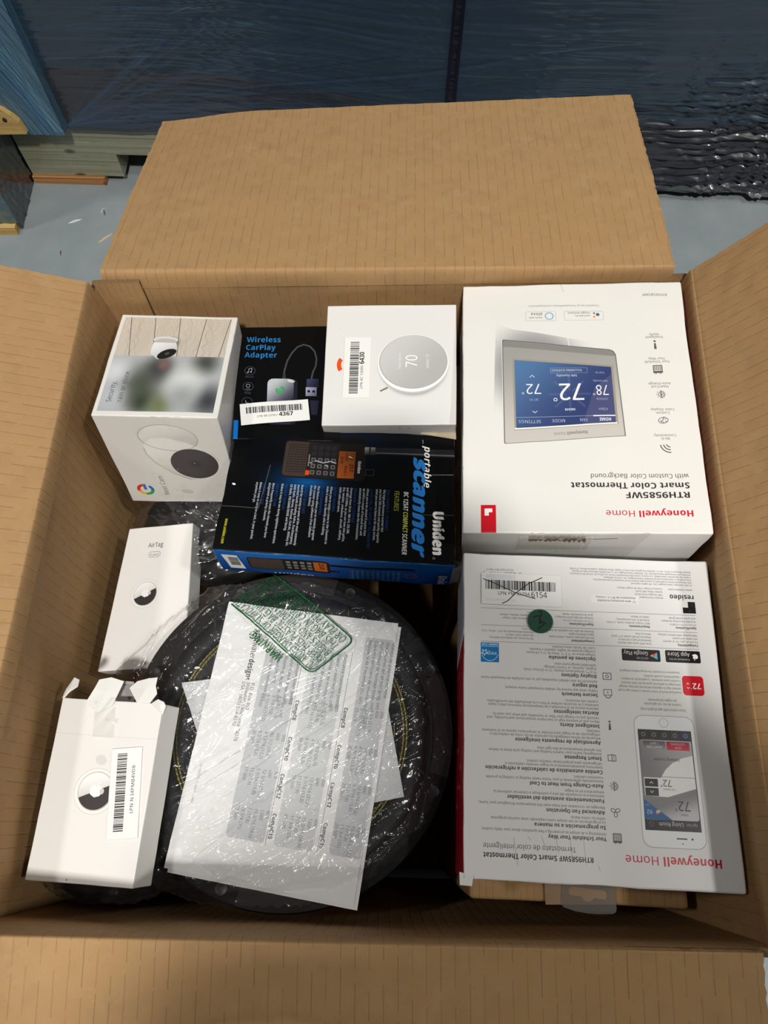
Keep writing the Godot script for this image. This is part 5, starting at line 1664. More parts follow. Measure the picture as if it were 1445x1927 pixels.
func tag_face(torn: bool) -> Ink:
	var mw := 72.3 if torn else 62.0
	var a := Ink.new(mw, 110, 8.0, Color(0.895, 0.89, 0.88))
	var p := Vector2(36.0, 56.4) if torn else Vector2(25.5, 53.6)
	var s := 1.0 if torn else 0.80
	a.ell(p.x, p.y, 14.6 * s, 14.0 * s, Color(0.80, 0.80, 0.795))
	a.ell(p.x, p.y, 14.2 * s, 13.6 * s, Color(0.91, 0.91, 0.905))
	a.ell(p.x + 0.3, p.y, 12.3 * s, 11.8 * s, Color(0.74, 0.74, 0.735))
	a.ell(p.x + 0.2, p.y, 11.7 * s, 11.2 * s, ["lin", Color(0.93, 0.93, 0.925), Color(0.70, 0.70, 0.70), Vector2(p.x, p.y - 11 * s), Vector2(p.x + 6, p.y + 11 * s)])
	var half := PackedVector2Array()
	for i in 25:
		half.append(p + Vector2(cos(lerpf(-0.42, 2.72, i / 24.0)) * 11.7, sin(lerpf(-0.42, 2.72, i / 24.0)) * 11.2) * s)
	a.fill([half], Color(0.20, 0.18, 0.19))
	apple(a, p.x + 0.4, p.y - 0.6, 9.6 * s, Color(0.93, 0.93, 0.93), Color(0.78, 0.78, 0.78), 0.12)
	if torn:
		a.text("AirTag", 38.0, 13.2, 3.4, Color(0.75, 0.75, 0.75), {"al": 0.5})
		a.rect(0, 22.5, mw, 0.18, Color(0.78, 0.78, 0.77))
		a.ell(36, 37.5, 4, 3, Color(0.72, 0.71, 0.70), 0.3, 0.35)
		a.ell(28, 108, 0.4, 0.6, Color(0.4, 0.4, 0.4))
	else:
		a.text("AirTag", 28.5, 16.9, 4.9, Color(0.2, 0.2, 0.2), {"al": 0.5, "w": 13.8})
		a.rframe(23.2, 20.6, 10.6, 4.6, 2.2, 0.3, Color(0.45, 0.45, 0.45))
		a.text("4 pack", 28.5, 24.0, 2.7, Color(0.42, 0.42, 0.42), {"al": 0.5})
	a.specks(0, 0, mw, 110, 20, 41, Color(0.5, 0.5, 0.48), 0.25)
	a.edge_wear(mw, 110, 12, 42 if torn else 43, Color(0.7, 0.68, 0.66), 0.4)
	return a


func tag_box_under_bag():
	var top := [Vector3(-0.2050, 0.3400, -0.2138), Vector3(-0.1533, 0.3430, -0.2180), Vector3(-0.1500, 0.3400, -0.1040), Vector3(-0.2150, 0.3380, -0.0999)]
	var c := corners(top, Vector3(0.0035, -0.0200, -0.0010))
	var o := base_of(c)
	var t = thing("tracker_box", o, "thin white tracker box half covered by the clear bag, below the camera box", "box", "thin white tracker boxes")
	part("body", hexa(c, o, 0.0008, {"top": printed(tag_face(false), 0.45), "": mat(Color(0.84, 0.84, 0.83), 0.45)}, 0.0005, 15, 10), null, t)


func tag_box_torn():
	var s := 1.0
	var top := [Vector3(-0.2166, 0.3881, -0.0738), Vector3(-0.1453, 0.3983, -0.0682), Vector3(-0.1523, 0.3962, 0.0413), Vector3(-0.2233, 0.3855, 0.0369)]
	var c := corners(top, Vector3(0.0060, -0.0193, -0.0002))
	var o := base_of(c)
	var t = thing("tracker_box", o, "thin white tracker box torn open at its far end, lying on the bag", "box", "thin white tracker boxes")
	part("body", hexa(c, o, 0.0009, {"top": printed(tag_face(true), 0.45), "back": mat(Color(0.40, 0.39, 0.38), 0.7), "": mat(Color(0.82, 0.82, 0.81), 0.45)}, 0.0006, 17, 12), null, t)
	var lb := Ink.new(20.5, 54.5, 12.0, Color(0.92, 0.92, 0.915))
	lb.rframe(0, 0, 20.5, 54.5, 2.0, 0.15, Color(0.78, 0.78, 0.78))
	lb.bars(4.3, 3.2, 6.4, 47.0, 95, Color(0.1, 0.1, 0.11), false)
	lb.text("LPN N I4PMB4VD8", 16.4, 40.0, 2.9, Color(0.15, 0.15, 0.15), {"rot": -90, "w": 29.0})
	label_sheet(func(u, w):
		var q := Vector2(42.4, 30.4) + Vector2(u * 21.0, w * 54.4).rotated(-0.13)
		return on_top(c, 72.3, 110, q.x, q.y, 0.0007, o), lb, "barcode_label", t, 0.3, 6, 12, "barcode label stuck askew along the right edge")
	# torn paper round the open end
	var pm := mat(Color(0.88, 0.88, 0.87), 0.6)
	pm.cull_mode = BaseMaterial3D.CULL_DISABLED
	var ex: Vector3 = (c[1] - c[0]).normalized()
	var ez: Vector3 = (c[3] - c[0]).normalized()
	var ey: Vector3 = ez.cross(ex).normalized()
	var at := func(x, y, z): return c[0] - o + ex * (x * 0.001) + ez * (y * 0.001) + ey * (z * 0.001)
	var flaps := [
		[[0, 0.5, 0.6], [2.5, -5, 2.5], [9, -13, 6], [13.5, -11.5, 7], [13, -7, 6.4], [6, -3.5, 3.2], [2, 0.2, 1.2]],
		[[18, 2.2, 1.2], [23, -7, 2.6], [25, -13, 2.0], [33, -15, 1.5], [42, -13, 0.5], [40, -6, 0.8], [37, 3.5, 1.0], [28, 8.5, 1.4]],
		[[46, -9, -1.0], [52, -13.5, 1.2], [60, -15.5, 2.5], [66.5, -16.5, 3.0], [66, -11, 2.6], [67.5, -6, 1.8], [63, 0.4, 0.9], [54, 0.5, 0.8]],
		[[64, 0.5, 0.9], [69, -2.5, 2.4], [73.5, -1.0, 2.6], [74.8, 1.5, 1.4], [73.2, 7, 0.8], [70, 5, 0.9]]]
	for fl in flaps:
		var b := Build.new()
		var mid := Vector3.ZERO
		for q in fl: mid += at.call(q[0], q[1], q[2] + 0.8)
		mid /= fl.size()
		for i in fl.size():
			var q0 = fl[i]
			var q1 = fl[(i + 1) % fl.size()]
			var a0: Vector3 = at.call(q0[0], q0[1], q0[2])
			var a1: Vector3 = at.call(q1[0], q1[1], q1[2])
			b.face(mid, a0, a1, mid)
			b.face(a0, a0 - ey * 0.0004, a1 - ey * 0.0004, a1)
		part("torn_flap", b.mesh(), pm, t)
	# lower lip and dark inside of the open end
	var lip := Build.new()
	lip.face(at.call(22, -11, -12.0), at.call(45, -13, -12.0), at.call(46, -0.5, -11.0), at.call(21, -0.5, -11.0))
	lip.face(at.call(24, -14.5, -7.5), at.call(45, -14.0, -7.5), at.call(46, -12.0, -7.8), at.call(22, -12.5, -7.8))
	part("inner_tray", lip.mesh(), mat(Color(0.62, 0.61, 0.60), 0.6), t)
	# clear seal tape still stuck over the edge
	part("seal_tape", sheet(func(u, w): return at.call(24.0 + u * 15.0 + w * 3.0, -2.0 + w * 26.0, 1.1 + 0.7 * absf(sin(u * 5.0 + w * 7.0)) * (1.0 - w)), 12, 16, 0.0, 1, 1, film_mat(0.22, Color(0.9, 0.9, 0.89), 0.18)), null, t)


# ---------------------------------------------------------------- the round speaker in its clear bag
const SPK := Vector3(-0.0658, 0.358, -0.0555)


func arc_slab(r0: float, r1: float, y0: float, y1: float, a0: float, a1: float, n := 24) -> ArrayMesh:
	var b := lathe([Vector2(r0, y0), Vector2(r0, y1 - 0.0004), Vector2(r0 + 0.0004, y1), Vector2(r1 - 0.0004, y1), Vector2(r1, y1 - 0.0004), Vector2(r1, y0)], n, a0, a1)
	for a in [a0, a1]:
		var d := Vector3(cos(a), 0, sin(a))
		var p := [d * r0 + Vector3(0, y0, 0), d * r0 + Vector3(0, y1, 0), d * r1 + Vector3(0, y1, 0), d * r1 + Vector3(0, y0, 0)]
		if a == a0: b.face(p[0], p[1], p[2], p[3])
		else: b.face(p[3], p[2], p[1], p[0])
	return b.mesh()


func speaker():
	var base := Vector3(SPK.x, 0.2645, SPK.z)
	var t = thing("speaker", base, "round black loudspeaker with double yellow stitching, lying face up inside the clear bag", "speaker")
	var up := Vector3(0, SPK.y - base.y, 0)
	var black := mat(Color(0.03, 0.03, 0.042), 0.6, 0.3)
	var rubber := mat(Color(0.035, 0.038, 0.055), 0.55, 0.35)
	var plum := mat(Color(0.075, 0.05, 0.062), 0.55, 0.4)
	part("frame", lathe([Vector2(0.096, -0.004), Vector2(0.098, -0.0006), Vector2(0.0988, 0.0), Vector2(0.1135, 0.0), Vector2(0.1148, -0.0012), Vector2(0.1148, -0.0080), Vector2(0.1135, -0.0095), Vector2(0.1, -0.0105)], 128).mesh(), black, t, up)
	part("basket", lathe([Vector2(0.1, -0.0100), Vector2(0.092, -0.030), Vector2(0.068, -0.052), Vector2(0.060, -0.060), Vector2(0.060, -0.0935), Vector2(0.0, -0.0935)], 64).mesh(), black, t, up)
	var roll := []
	for i in 17:
		var a := PI * i / 16.0
		roll.append(Vector2(0.0905 - cos(a) * 0.0078, -0.001 + sin(a) * 0.0052))
	roll.append(Vector2(0.0995, -0.002))
	roll.push_front(Vector2(0.079, -0.0018))
	part("surround", lathe(roll, 128).mesh(), rubber, t, up)
	var cone = part("cone", lathe([Vector2(0.0, -0.0140), Vector2(0.012, -0.0143), Vector2(0.028, -0.0165), Vector2(0.036, -0.0190), Vector2(0.037, -0.0192), Vector2(0.06, -0.0095), Vector2(0.0795, -0.0016)], 96).mesh(), mat(Color(0.03, 0.032, 0.042), 0.6, 0.35), t, up)
	# stitching: two rows of short raised threads round the cone's rim
	var st := Build.new()
	for row in [0.0795, 0.0818]:
		for i in 150:
			var a0 := TAU * (i + 0.06) / 150.0
			var a1 := TAU * (i + 0.94) / 150.0
			var p0 := Vector3(cos(a0) * row, 0.0, sin(a0) * row)
			var p1 := Vector3(cos(a1) * row, 0.0, sin(a1) * row)
			var mid := (p0 + p1) / 2 + Vector3(0, 0.0006, 0)
			var w := (p0 + p1).normalized() * 0.00045
			var y := Vector3(0, 0.0003, 0)
			st.face(p0 - w, mid - w + y, mid + w + y, p0 + w)
			st.face(mid - w + y, p1 - w, p1 + w, mid + w + y)
	tag(part("stitching", st.mesh(), null, t, up + Vector3(0, -0.0004, 0)), "double row of yellow stitching", "", "", "stuff").material_override = mat(Color(0.55, 0.50, 0.16), 0.6)
	for i in 8:
		var a := deg_to_rad(-27.0 + 49.0) + TAU * i / 8.0
		var hole := lathe([Vector2(0, 0.0003), Vector2(0.0030, 0.0003), Vector2(0.0036, 0.0007), Vector2(0.0042, 0.0006), Vector2(0.0044, 0.0)], 20)
		part("screw_hole", hole.mesh(), mat(Color(0.012, 0.012, 0.014), 0.4), t, up + Vector3(cos(a) * 0.1075, 0, sin(a) * 0.1075))
	for i in 4:
		var a := deg_to_rad(-20.0) + TAU * i / 4.0
		part("trim_segment", arc_slab(0.1005, 0.1140, -0.0005, 0.0016, a, a + deg_to_rad(36)), plum, t, up)
	# maker's mark printed on the cone, read from its left
	var lg := Ink.new(18, 10, 16.0, Color(0.045, 0.048, 0.056))
	var yl := Color(0.66, 0.60, 0.16)
	lg.rframe(10.4, 1.0, 7.0, 8.0, 0.1, 0.6, yl)
	lg.lines([Vector2(16.0, 2.9), Vector2(12.2, 2.9), Vector2(12.2, 7.1), Vector2(16.0, 7.1)], 0.8, yl)
	lg.lines([Vector2(5.0, 2.6), Vector2(8.8, 2.6), Vector2(8.8, 6.4), Vector2(6.6, 6.4), Vector2(6.6, 2.6)], 0.8, yl)
	lg.lines([Vector2(1.0, 2.6), Vector2(3.6, 2.6), Vector2(3.6, 7)], 0.7, yl)
	part("printed_mark", sheet(func(u, w):
		var x: float = 0.0545 + u * 0.0195
		return Vector3(x, -0.0095 + (x - 0.06) * 0.405 + 0.0006, (0.5 - 0.0 + w) * 0.0100 - 0.0095), 4, 2, 0.0, 1, 1, printed(lg, 0.5)), null, cone)


func foam_and_papers():
	var nz := noise(51, 60.0)
	var big := noise(52, 9.0)
	var fc := [Vector3(-0.1440, 0.3640, -0.0876), Vector3(-0.0033, 0.3640, -0.1045), Vector3(0.0135, 0.3640, -0.0117), Vector3(-0.1036, 0.3640, 0.0082)]
	var fo := Vector3(-0.065, 0.362, -0.05)
	var fm := mat(Color(0.80, 0.81, 0.82), 0.85, 0.3)
	fm.heightmap_enabled = true
	fm.heightmap_texture = noise_tex(53, 0.12, 256)
	fm.heightmap_scale = 0.06
	fm.uv1_scale = Vector3(3, 2, 1)
	tag(part("foam_sheet", sheet(func(u, w): return fc[0].lerp(fc[1], u).lerp(fc[3].lerp(fc[2], u), w) + Vector3(0, 0.0004 * nz.get_noise_2d(u * 3.0, w * 3.0) + 0.0008 * big.get_noise_2d(u, w), 0) - fo, 90, 60, 0.0022, 1, 1, fm), null, self, fo), "white foam sheet lying askew on the speaker, ends showing beside the printed leaflet", "foam sheet")
	# leaflet: printed side up, text turned a quarter clockwise
	var a := Ink.new(126, 187, 7.5, Color(0.875, 0.88, 0.885))
	var g := Color(0.33, 0.33, 0.35)
	var shade := Color(0.735, 0.745, 0.76)
	a.rrect(35, 33, 26, 128, 2.5, shade)
	a.rrect(67.5, 26, 26, 135, 2.5, Color(0.77, 0.78, 0.79))
	a.rrect(104.6, 13, 21.0, 147, 2.5, shade)
	a.text("still", 24.2, 18.0, 5.6, Color(0.25, 0.25, 0.26), {"rot": 90, "w": 9.6})
	a.text("water", 24.2, 27.8, 5.6, Color(0.25, 0.25, 0.26), {"rot": 90, "w": 12.6})
	a.text("designs", 24.2, 40.6, 5.6, Color(0.2, 0.2, 0.22), {"rot": 90, "b": true, "w": 15.6})
	a.text("P.O. Box 459", 29.4, 57.6, 3.4, g, {"rot": 90})
	a.text("Stillwater, Oklahoma 74076", 26.2, 57.6, 3.4, g, {"rot": 90})
	a.text("USA • (405) 624-8510", 23.0, 57.6, 3.4, g, {"rot": 90})
	for q in [[63.2, 1], [97.8, 1]]:
		a.line(Vector2(q[0] - 1.0, 26), Vector2(q[0] - 1.0, 162), 0.28, Color(0.4, 0.4, 0.42))
		for j in 4:
			a.text(["CompC8", "CompC10", "CompC12", "CompC15"][j], q[0], [65.0, 90.6, 115.6, 141.4][j], 3.6, Color(0.24, 0.24, 0.26), {"rot": 90, "b": true})
	var rows := [["200", "300", "300", "600"], ["400", "600", "600", "1200"], ["8 3/8 (21,3)", "10 1/2 (26,6)", "12 5/16 (31,2)", "15 3/16 (38,6)"], ["3 7/8 (9,9)", "4 13/16 (12,2)", "5 7/16 (13,8)", "7 (17,8)"], ["6 15/16 (17,7)", "9 3/16 (23,3)", "11 (27,9)", "13 3/4 (35)"], ["35-500", "30-500", "27-500", "25-500"]]
	for blk in [[59.0, 4.2], [91.6, 4.1], [123.6, 3.6]]:
		for i in 6:
			for j in 4:
				a.text(rows[i][j], blk[0] - i * blk[1], [65.0, 90.6, 115.6, 141.4][j] - 1.0, 3.1, Color(0.38, 0.38, 0.4), {"rot": 90, "a": 0.9})
	var heads := [["Manejo de potencia máxima", "Dimensiones del altavoz [pulg, cm]", "Profundidad de montaje [pulg, cm]", "Diámetro del hueco de montaje [pulg, cm]", "Respuesta de frecuencia [Hz, cm]"], ["Puissance maximale [watts]", "Diamètre extérieur [po, cm]", "Profondeur de montage [po, cm]", "Diamètre de découpe [po, cm]", "Réponse en fréquence [Hz]"], ["Maximum power [watts]", "Outer frame dimension [in, cm]", "Mounting depth [in, cm]", "Cutout [in, cm]", "Frequency response [Hz]"]]
	for i in 5:
		a.text(heads[0][i], 124.0 - i * 4.2, 15.0, 3.1, g, {"rot": 90})
		a.text(heads[1][i], 91.4 - i * 4.8, 28.0, 3.1, g, {"rot": 90})
		a.text(heads[2][i], 58.6 - i * 4.8, 34.6, 3.1, g, {"rot": 90})
	a.text("20180315-C-KDSP CompC", 7.2, 118.0, 2.2, Color(0.55, 0.55, 0.57), {"rot": 90, "f": "Droid Sans Mono"})
	var pc := [Vector3(-0.1139, 0.3670, -0.1459), Vector3(0.0104, 0.3670, -0.1297), Vector3(-0.0193, 0.3670, 0.0533), Vector3(-0.1426, 0.3670, 0.0313)]
	for k in 2:
		var o := Vector3(-0.066, 0.3655 - k * 0.0007, -0.05)
		var shift := Vector3(0.0, -0.0009 * k, 0.0) + (Vector3(0.0022, 0, 0.0026) if k else Vector3.ZERO)
		var P := func(u, w):
			var p: Vector3 = pc[0].lerp(pc[1], u).lerp(pc[3].lerp(pc[2], u), w)
			return p + shift + Vector3(0, 0.0009 * big.get_noise_2d(u * 1.3, w * 1.6) + (0.0012 * smoothstep(0.25, 0.0, u) * smoothstep(0.2, 0.0, w)), 0) - o
		var m = printed(a, 0.55, 0.4) if k == 0 else mat(Color(0.86, 0.865, 0.87), 0.6)
		tag(part("leaflet", sheet(P, 40, 60, 0.00018, 1, 1, m, mat(Color(0.8, 0.8, 0.8))), null, self, o), ["printed leaflet with grey tables lying on the speaker under the clear film", "blank leaflet sheet just under the printed one, peeping out along its near edge"][k], "leaflet", "")


var bag_rim := PackedVector2Array([Vector2(-0.1330, -0.1650), Vector2(-0.1660, -0.1360), Vector2(-0.2010, -0.1010), Vector2(-0.1990, -0.0800), Vector2(-0.1930, -0.0300), Vector2(-0.1820, 0.0200), Vector2(-0.1550, 0.0470), Vector2(-0.1200, 0.0560), Vector2(-0.0900, 0.0590), Vector2(-0.0500, 0.0585), Vector2(-0.0080, 0.0420), Vector2(0.0300, 0.0060), Vector2(0.0490, -0.0400), Vector2(0.0480, -0.0800), Vector2(0.0300, -0.1220), Vector2(-0.0050, -0.1520), Vector2(-0.0550, -0.1660)])
var film_noise := []
# long pleats pulled into the film: two ends in x, z each
var pleats := [Vector4(-0.1466, 0.0081, -0.0232, -0.0843), Vector4(-0.1417, 0.0207, -0.0009, -0.0807), Vector4(-0.1383, -0.0114, -0.0593, -0.0591), Vector4(-0.1349, 0.0362, -0.0297, -0.0382), Vector4(-0.0994, 0.0347, -0.0044, -0.0032), Vector4(-0.0868, 0.0207, 0.0027, -0.0180), Vector4(-0.1475, 0.0001, -0.0737, -0.0538), Vector4(-0.0635, -0.0314, 0.0405, -0.1029), Vector4(-0.0450, -0.0680, 0.0199, -0.1086), Vector4(-0.1370, 0.0483, -0.0558, 0.0223), Vector4(-0.1457, 0.0160, -0.0120, -0.0698), Vector4(-0.1267, -0.0016, -0.0445, -0.0521), Vector4(-0.1392, 0.0285, -0.0437, -0.0280), Vector4(-0.0713, -0.0114, 0.0137, -0.0556), Vector4(-0.0286, 0.0081, 0.0240, -0.0213), Vector4(-0.1151, 0.0483, -0.0281, 0.0331), Vector4(-0.1044, -0.1259, -0.0633, -0.1496), Vector4(-0.0088, -0.1496, 0.0142, -0.1067), Vector4(-0.0872, -0.0382, -0.0306, -0.0807), Vector4(-0.1408, -0.0698, -0.1507, -0.0280), Vector4(0.0139, -0.0843, 0.0359, -0.0698), Vector4(0.0206, -0.0314, 0.0381, -0.0180), Vector4(0.0165, 0.0081, -0.0077, 0.0331), Vector4(-0.1253, -0.1456, -0.1496, -0.1181), Vector4(-0.1686, -0.1181, -0.1809, -0.0954), Vector4(-0.0279, 0.0392, 0.0060, 0.0207)]
var creases := []


func bag_radius(a: float) -> float:
	# distance of the bag's outline from the speaker's centre in direction a, smoothed
	var d := Vector2.from_angle(a)
	var c := Vector2(SPK.x, SPK.z)
	var best := 0.1
	for i in bag_rim.size():
		var hit = Geometry2D.segment_intersects_segment(c, c + d * 0.4, bag_rim[i], bag_rim[(i + 1) % bag_rim.size()])
		if hit != null:
			best = hit.distance_to(c)
	return best


func film_y(x: float, z: float) -> float:
	var q := Vector2(x - SPK.x, z - SPK.z)
	var d := q.length()
	var lift := 0.0140 * smoothstep(0.118, 0.085, d)
	var paper := 0.0
	var h: float = SPK.y + 0.0030 + lift * 0.85
	h -= 0.62 * maxf(0.0, d - 0.1125) * (1.0 if q.y > -0.02 or q.x > -0.03 else 0.55)
	# taut pleats from the near left up to the far right, and crumples in between
	var ridge: FastNoiseLite = film_noise[0]
	var big: FastNoiseLite = film_noise[1]
	var fine: FastNoiseLite = film_noise[2]
	var warp := 0.35 * big.get_noise_2d(x * 0.8 + 9.0, z * 0.8)
	var s := q.rotated(deg_to_rad(36.0) + warp)
	var band := exp(-pow((s.y - 0.004) / 0.05, 2.0))
	var r := 1.0 - absf(ridge.get_noise_2d(s.x * 4.0, s.y * 48.0))
	h += (0.0010 + 0.0024 * band) * (pow(r, 3.0) - 0.35)
	h += 0.0024 * big.get_noise_2d(x * 2.6, z * 2.6)
	var cr := 1.0 - absf(fine.get_noise_2d(x, z))
	h += 0.0009 * (pow(cr, 5.0) - 0.4) * (0.3 + 0.75 * smoothstep(0.06, 0.11, d))
	var wig := 0.0012 * ridge.get_noise_2d(x * 14.0, z * 14.0)
	for c in creases:
		var ab: Vector2 = c[1] - c[0]
		var ap: Vector2 = Vector2(x, z) - c[0]
		var t := ap.dot(ab) / ab.length_squared()
		if t < -0.05 or t > 1.05:
			continue
		var off := absf(ap.cross(ab) / ab.length() + wig)
		if off < c[3] * 3.0:
			h += c[2] * exp(-pow(off / c[3], 2.0)) * smoothstep(-0.05, 0.2, t) * smoothstep(1.05, 0.8, t)
	if d < 0.1:
		h = maxf(h, 0.3688 + 0.0004 * big.get_noise_2d(x * 9.0, z * 9.0))
	# pressed flat where the torn tracker box lies on it
	h = lerpf(h, minf(h, 0.3628 + 0.14 * (x + 0.2)), smoothstep(-0.132, -0.150, x) * smoothstep(-0.085, -0.072, z))
	return h


func speaker_bag():
	film_noise = [noise(61, 1.0, FastNoiseLite.TYPE_SIMPLEX, 3), noise(62, 6.0), noise(63, 55.0, FastNoiseLite.TYPE_SIMPLEX, 2)]
	var rr_ := RandomNumberGenerator.new()
	rr_.seed = 88
	for q in pleats:
		creases.append([Vector2(q.x, q.y), Vector2(q.z, q.w), rr_.randf_range(0.0020, 0.0036), rr_.randf_range(0.0014, 0.0024)])
	for i in 130:   # short creases round the ring and over the goods
		var a := rr_.randf() * TAU
		var r0 := rr_.randf_range(0.05, 0.118)
		var p := Vector2(SPK.x, SPK.z) + Vector2.from_angle(a) * r0
		var dir := Vector2.from_angle(rr_.randfn() * 0.7 - 0.62 + (PI / 2 if r0 > 0.09 and rr_.randf() < 0.4 else 0.0))
		creases.append([p, p + dir * rr_.randf_range(0.006, 0.03), rr_.randf_range(0.0010, 0.0022), rr_.randf_range(0.0011, 0.0020)])
	var o := Vector3(SPK.x, 0.30, SPK.z)
	var t = thing("clear_bag", o, "crumpled clear plastic bag with green warning print stretched over the round speaker", "plastic bag")
	var na := 680
	var nr := 210
	var b := Build.new()
	var wob := noise(64, 3.0)
	for i in na + 1:
		var a := TAU * (i % na) / na
		var R := bag_radius(a) + 0.0025 * wob.get_noise_2d(cos(a) * 6.0, sin(a) * 6.0)
		for j in nr + 1:
			var s := j / float(nr)
			var rr := R * (s * 1.06 if s < 0.9 else 0.954 + (s - 0.9) * 0.55)
			var x := SPK.x + cos(a) * rr
			var z := SPK.z + sin(a) * rr
			var y := film_y(x, z)
			if s > 0.9:   # the skirt goes down and under
				var k := (s - 0.9) / 0.1
				y -= k * k * 0.030
			b.vert(Vector3(x, y, z) - o, Vector3.UP, Vector2(x, z))
	for i in na:
		for j in nr:
			b.quad(i * (nr + 1) + j, i * (nr + 1) + j + 1, (i + 1) * (nr + 1) + j + 1, (i + 1) * (nr + 1) + j)
	b.smooth()
	var fm := film_mat(0.014, Color(0.86, 0.88, 0.9), 0.17)
	crinkled(fm, 12.0)
	part("film", b.mesh(), fm, t)
	# the warning print
	var ink := Ink.new(84, 55, 14.0, Color(0.04, 0.36, 0.17, 0.0), true)
	var gr := Color(0.035, 0.36, 0.17, 1.0)
	ink.text("WARNING:", 24.0, 11.2, 8.0, gr, {"b": true, "w": 30.0})
	ink.fill([ink.rr_pts(1.0, 14.5, 100, 39.5, 5.5), ink.rr_pts(2.1, 15.6, 97.8, 37.3, 4.6, true)], gr)
	var ls := ["TO AVOID DANGER OF SUFFOCATION,", "KEEP THIS PLASTIC BAG AWAY FROM", "BABIES AND CHILDREN. DO NOT USE", "THIS BAG IN CRIBS, BEDS, CARRIAGES", "OR PLAY PENS. THIS BAG IS NOT A TOY."]
	for i in 5:
		ink.text(ls[i], 4.2 + i * 0.4, 22.4 + i * 7.2, 8.2, gr, {"w": ls[i].length() * 2.72})
	var pm := mat(Color.WHITE, 0.4, 0.4)
	pm.albedo_texture = ink.tex()
	pm.texture_repeat = false
	pm.transparency = BaseMaterial3D.TRANSPARENCY_ALPHA
	pm.cull_mode = BaseMaterial3D.CULL_DISABLED
	var O := Vector2(-0.0500, -0.0905)
	var X := Vector2(-0.0634, -0.0540).normalized() * 0.084
	var Y := Vector2(0.0308, -0.0252).normalized() * 0.055
	O -= Y * (14.5 / 55.0)
	var P := func(u, w):
		var q: Vector2 = O + X * u + Y * w
		return Vector3(q.x, film_y(q.x, q.y) + 0.0004, q.y) - o
	tag(part("printed_warning", sheet(P, 110, 70, 0.0, 1, 1, pm), null, t), "green printed suffocation warning")


func crinkled(m: StandardMaterial3D, times: float):
	# fine creases: facets between cell borders
	var t := NoiseTexture2D.new()
	t.width = 512
	t.height = 512
	t.seamless = true
	t.generate_mipmaps = false
	var n := noise(66, 0.03, FastNoiseLite.TYPE_CELLULAR, 2)
	n.cellular_return_type = FastNoiseLite.RETURN_DISTANCE2_SUB
	n.domain_warp_enabled = true
	n.domain_warp_amplitude = 22.0
	n.domain_warp_frequency = 0.02
	t.noise = n
	m.heightmap_enabled = true
	m.heightmap_texture = t
	m.heightmap_scale = 0.018
	m.uv1_scale = Vector3(times, times, 1)


func rumpled(c: Vector3, r: Vector3, seed_: int, amp: float, n := 120) -> ArrayMesh:
	var b := Build.new()
	var nz := noise(seed_, 28.0, FastNoiseLite.TYPE_SIMPLEX, 3)
	var lo := noise(seed_ + 1, 7.0)
	var rows := n / 2
	for j in rows + 1:
		for i in n + 1:
			var th := PI * j / rows
			var ph := TAU * (i % n) / n
			var d := Vector3(sin(th) * cos(ph), cos(th), sin(th) * sin(ph))
			# boxy rather than round
			var q := Vector3(signf(d.x) * pow(absf(d.x), 0.7), signf(d.y) * pow(absf(d.y), 0.6), signf(d.z) * pow(absf(d.z), 0.7))
			var p := Vector3(q.x * r.x, q.y * r.y, q.z * r.z)
			var k := pow(1.0 - absf(nz.get_noise_3dv(p)), 3.0) - 0.45
			b.vert(p + d * (amp * k + amp * 1.4 * lo.get_noise_3dv(p)), Vector3.UP, Vector2(ph, th))
	for j in rows:
		for i in n:
			b.quad(j * (n + 1) + i, j * (n + 1) + i + 1, (j + 1) * (n + 1) + i + 1, (j + 1) * (n + 1) + i)
	b.smooth()
	return b.mesh()


func dark_bundles():
	var bm := mat(Color(0.03, 0.028, 0.032), 0.28, 0.5)
	var list := [[Vector3(-0.1840, 0.262, 0.0180), Vector3(0.046, 0.052, 0.036), 71, "black goods in clear film at the near left corner under the torn box"],
		[Vector3(-0.1260, 0.262, -0.2200), Vector3(0.084, 0.034, 0.046), 73, "black goods in crumpled film between the camera box and the tracker box"]]
	for q in list:
		var t = thing("bagged_bundle", q[0], q[3], "bagged goods", "black goods in clear film")
		var up := Vector3(0, q[1].y + 0.004, 0)
		part("black_contents", rumpled(q[0], q[1] * 0.93, q[2], 0.003), bm, t, up)
		part("film", rumpled(q[0], q[1] * 1.0, q[2] + 5, 0.006, 160), film_mat(0.014, Color(0.86, 0.88, 0.9), 0.17), t, up)


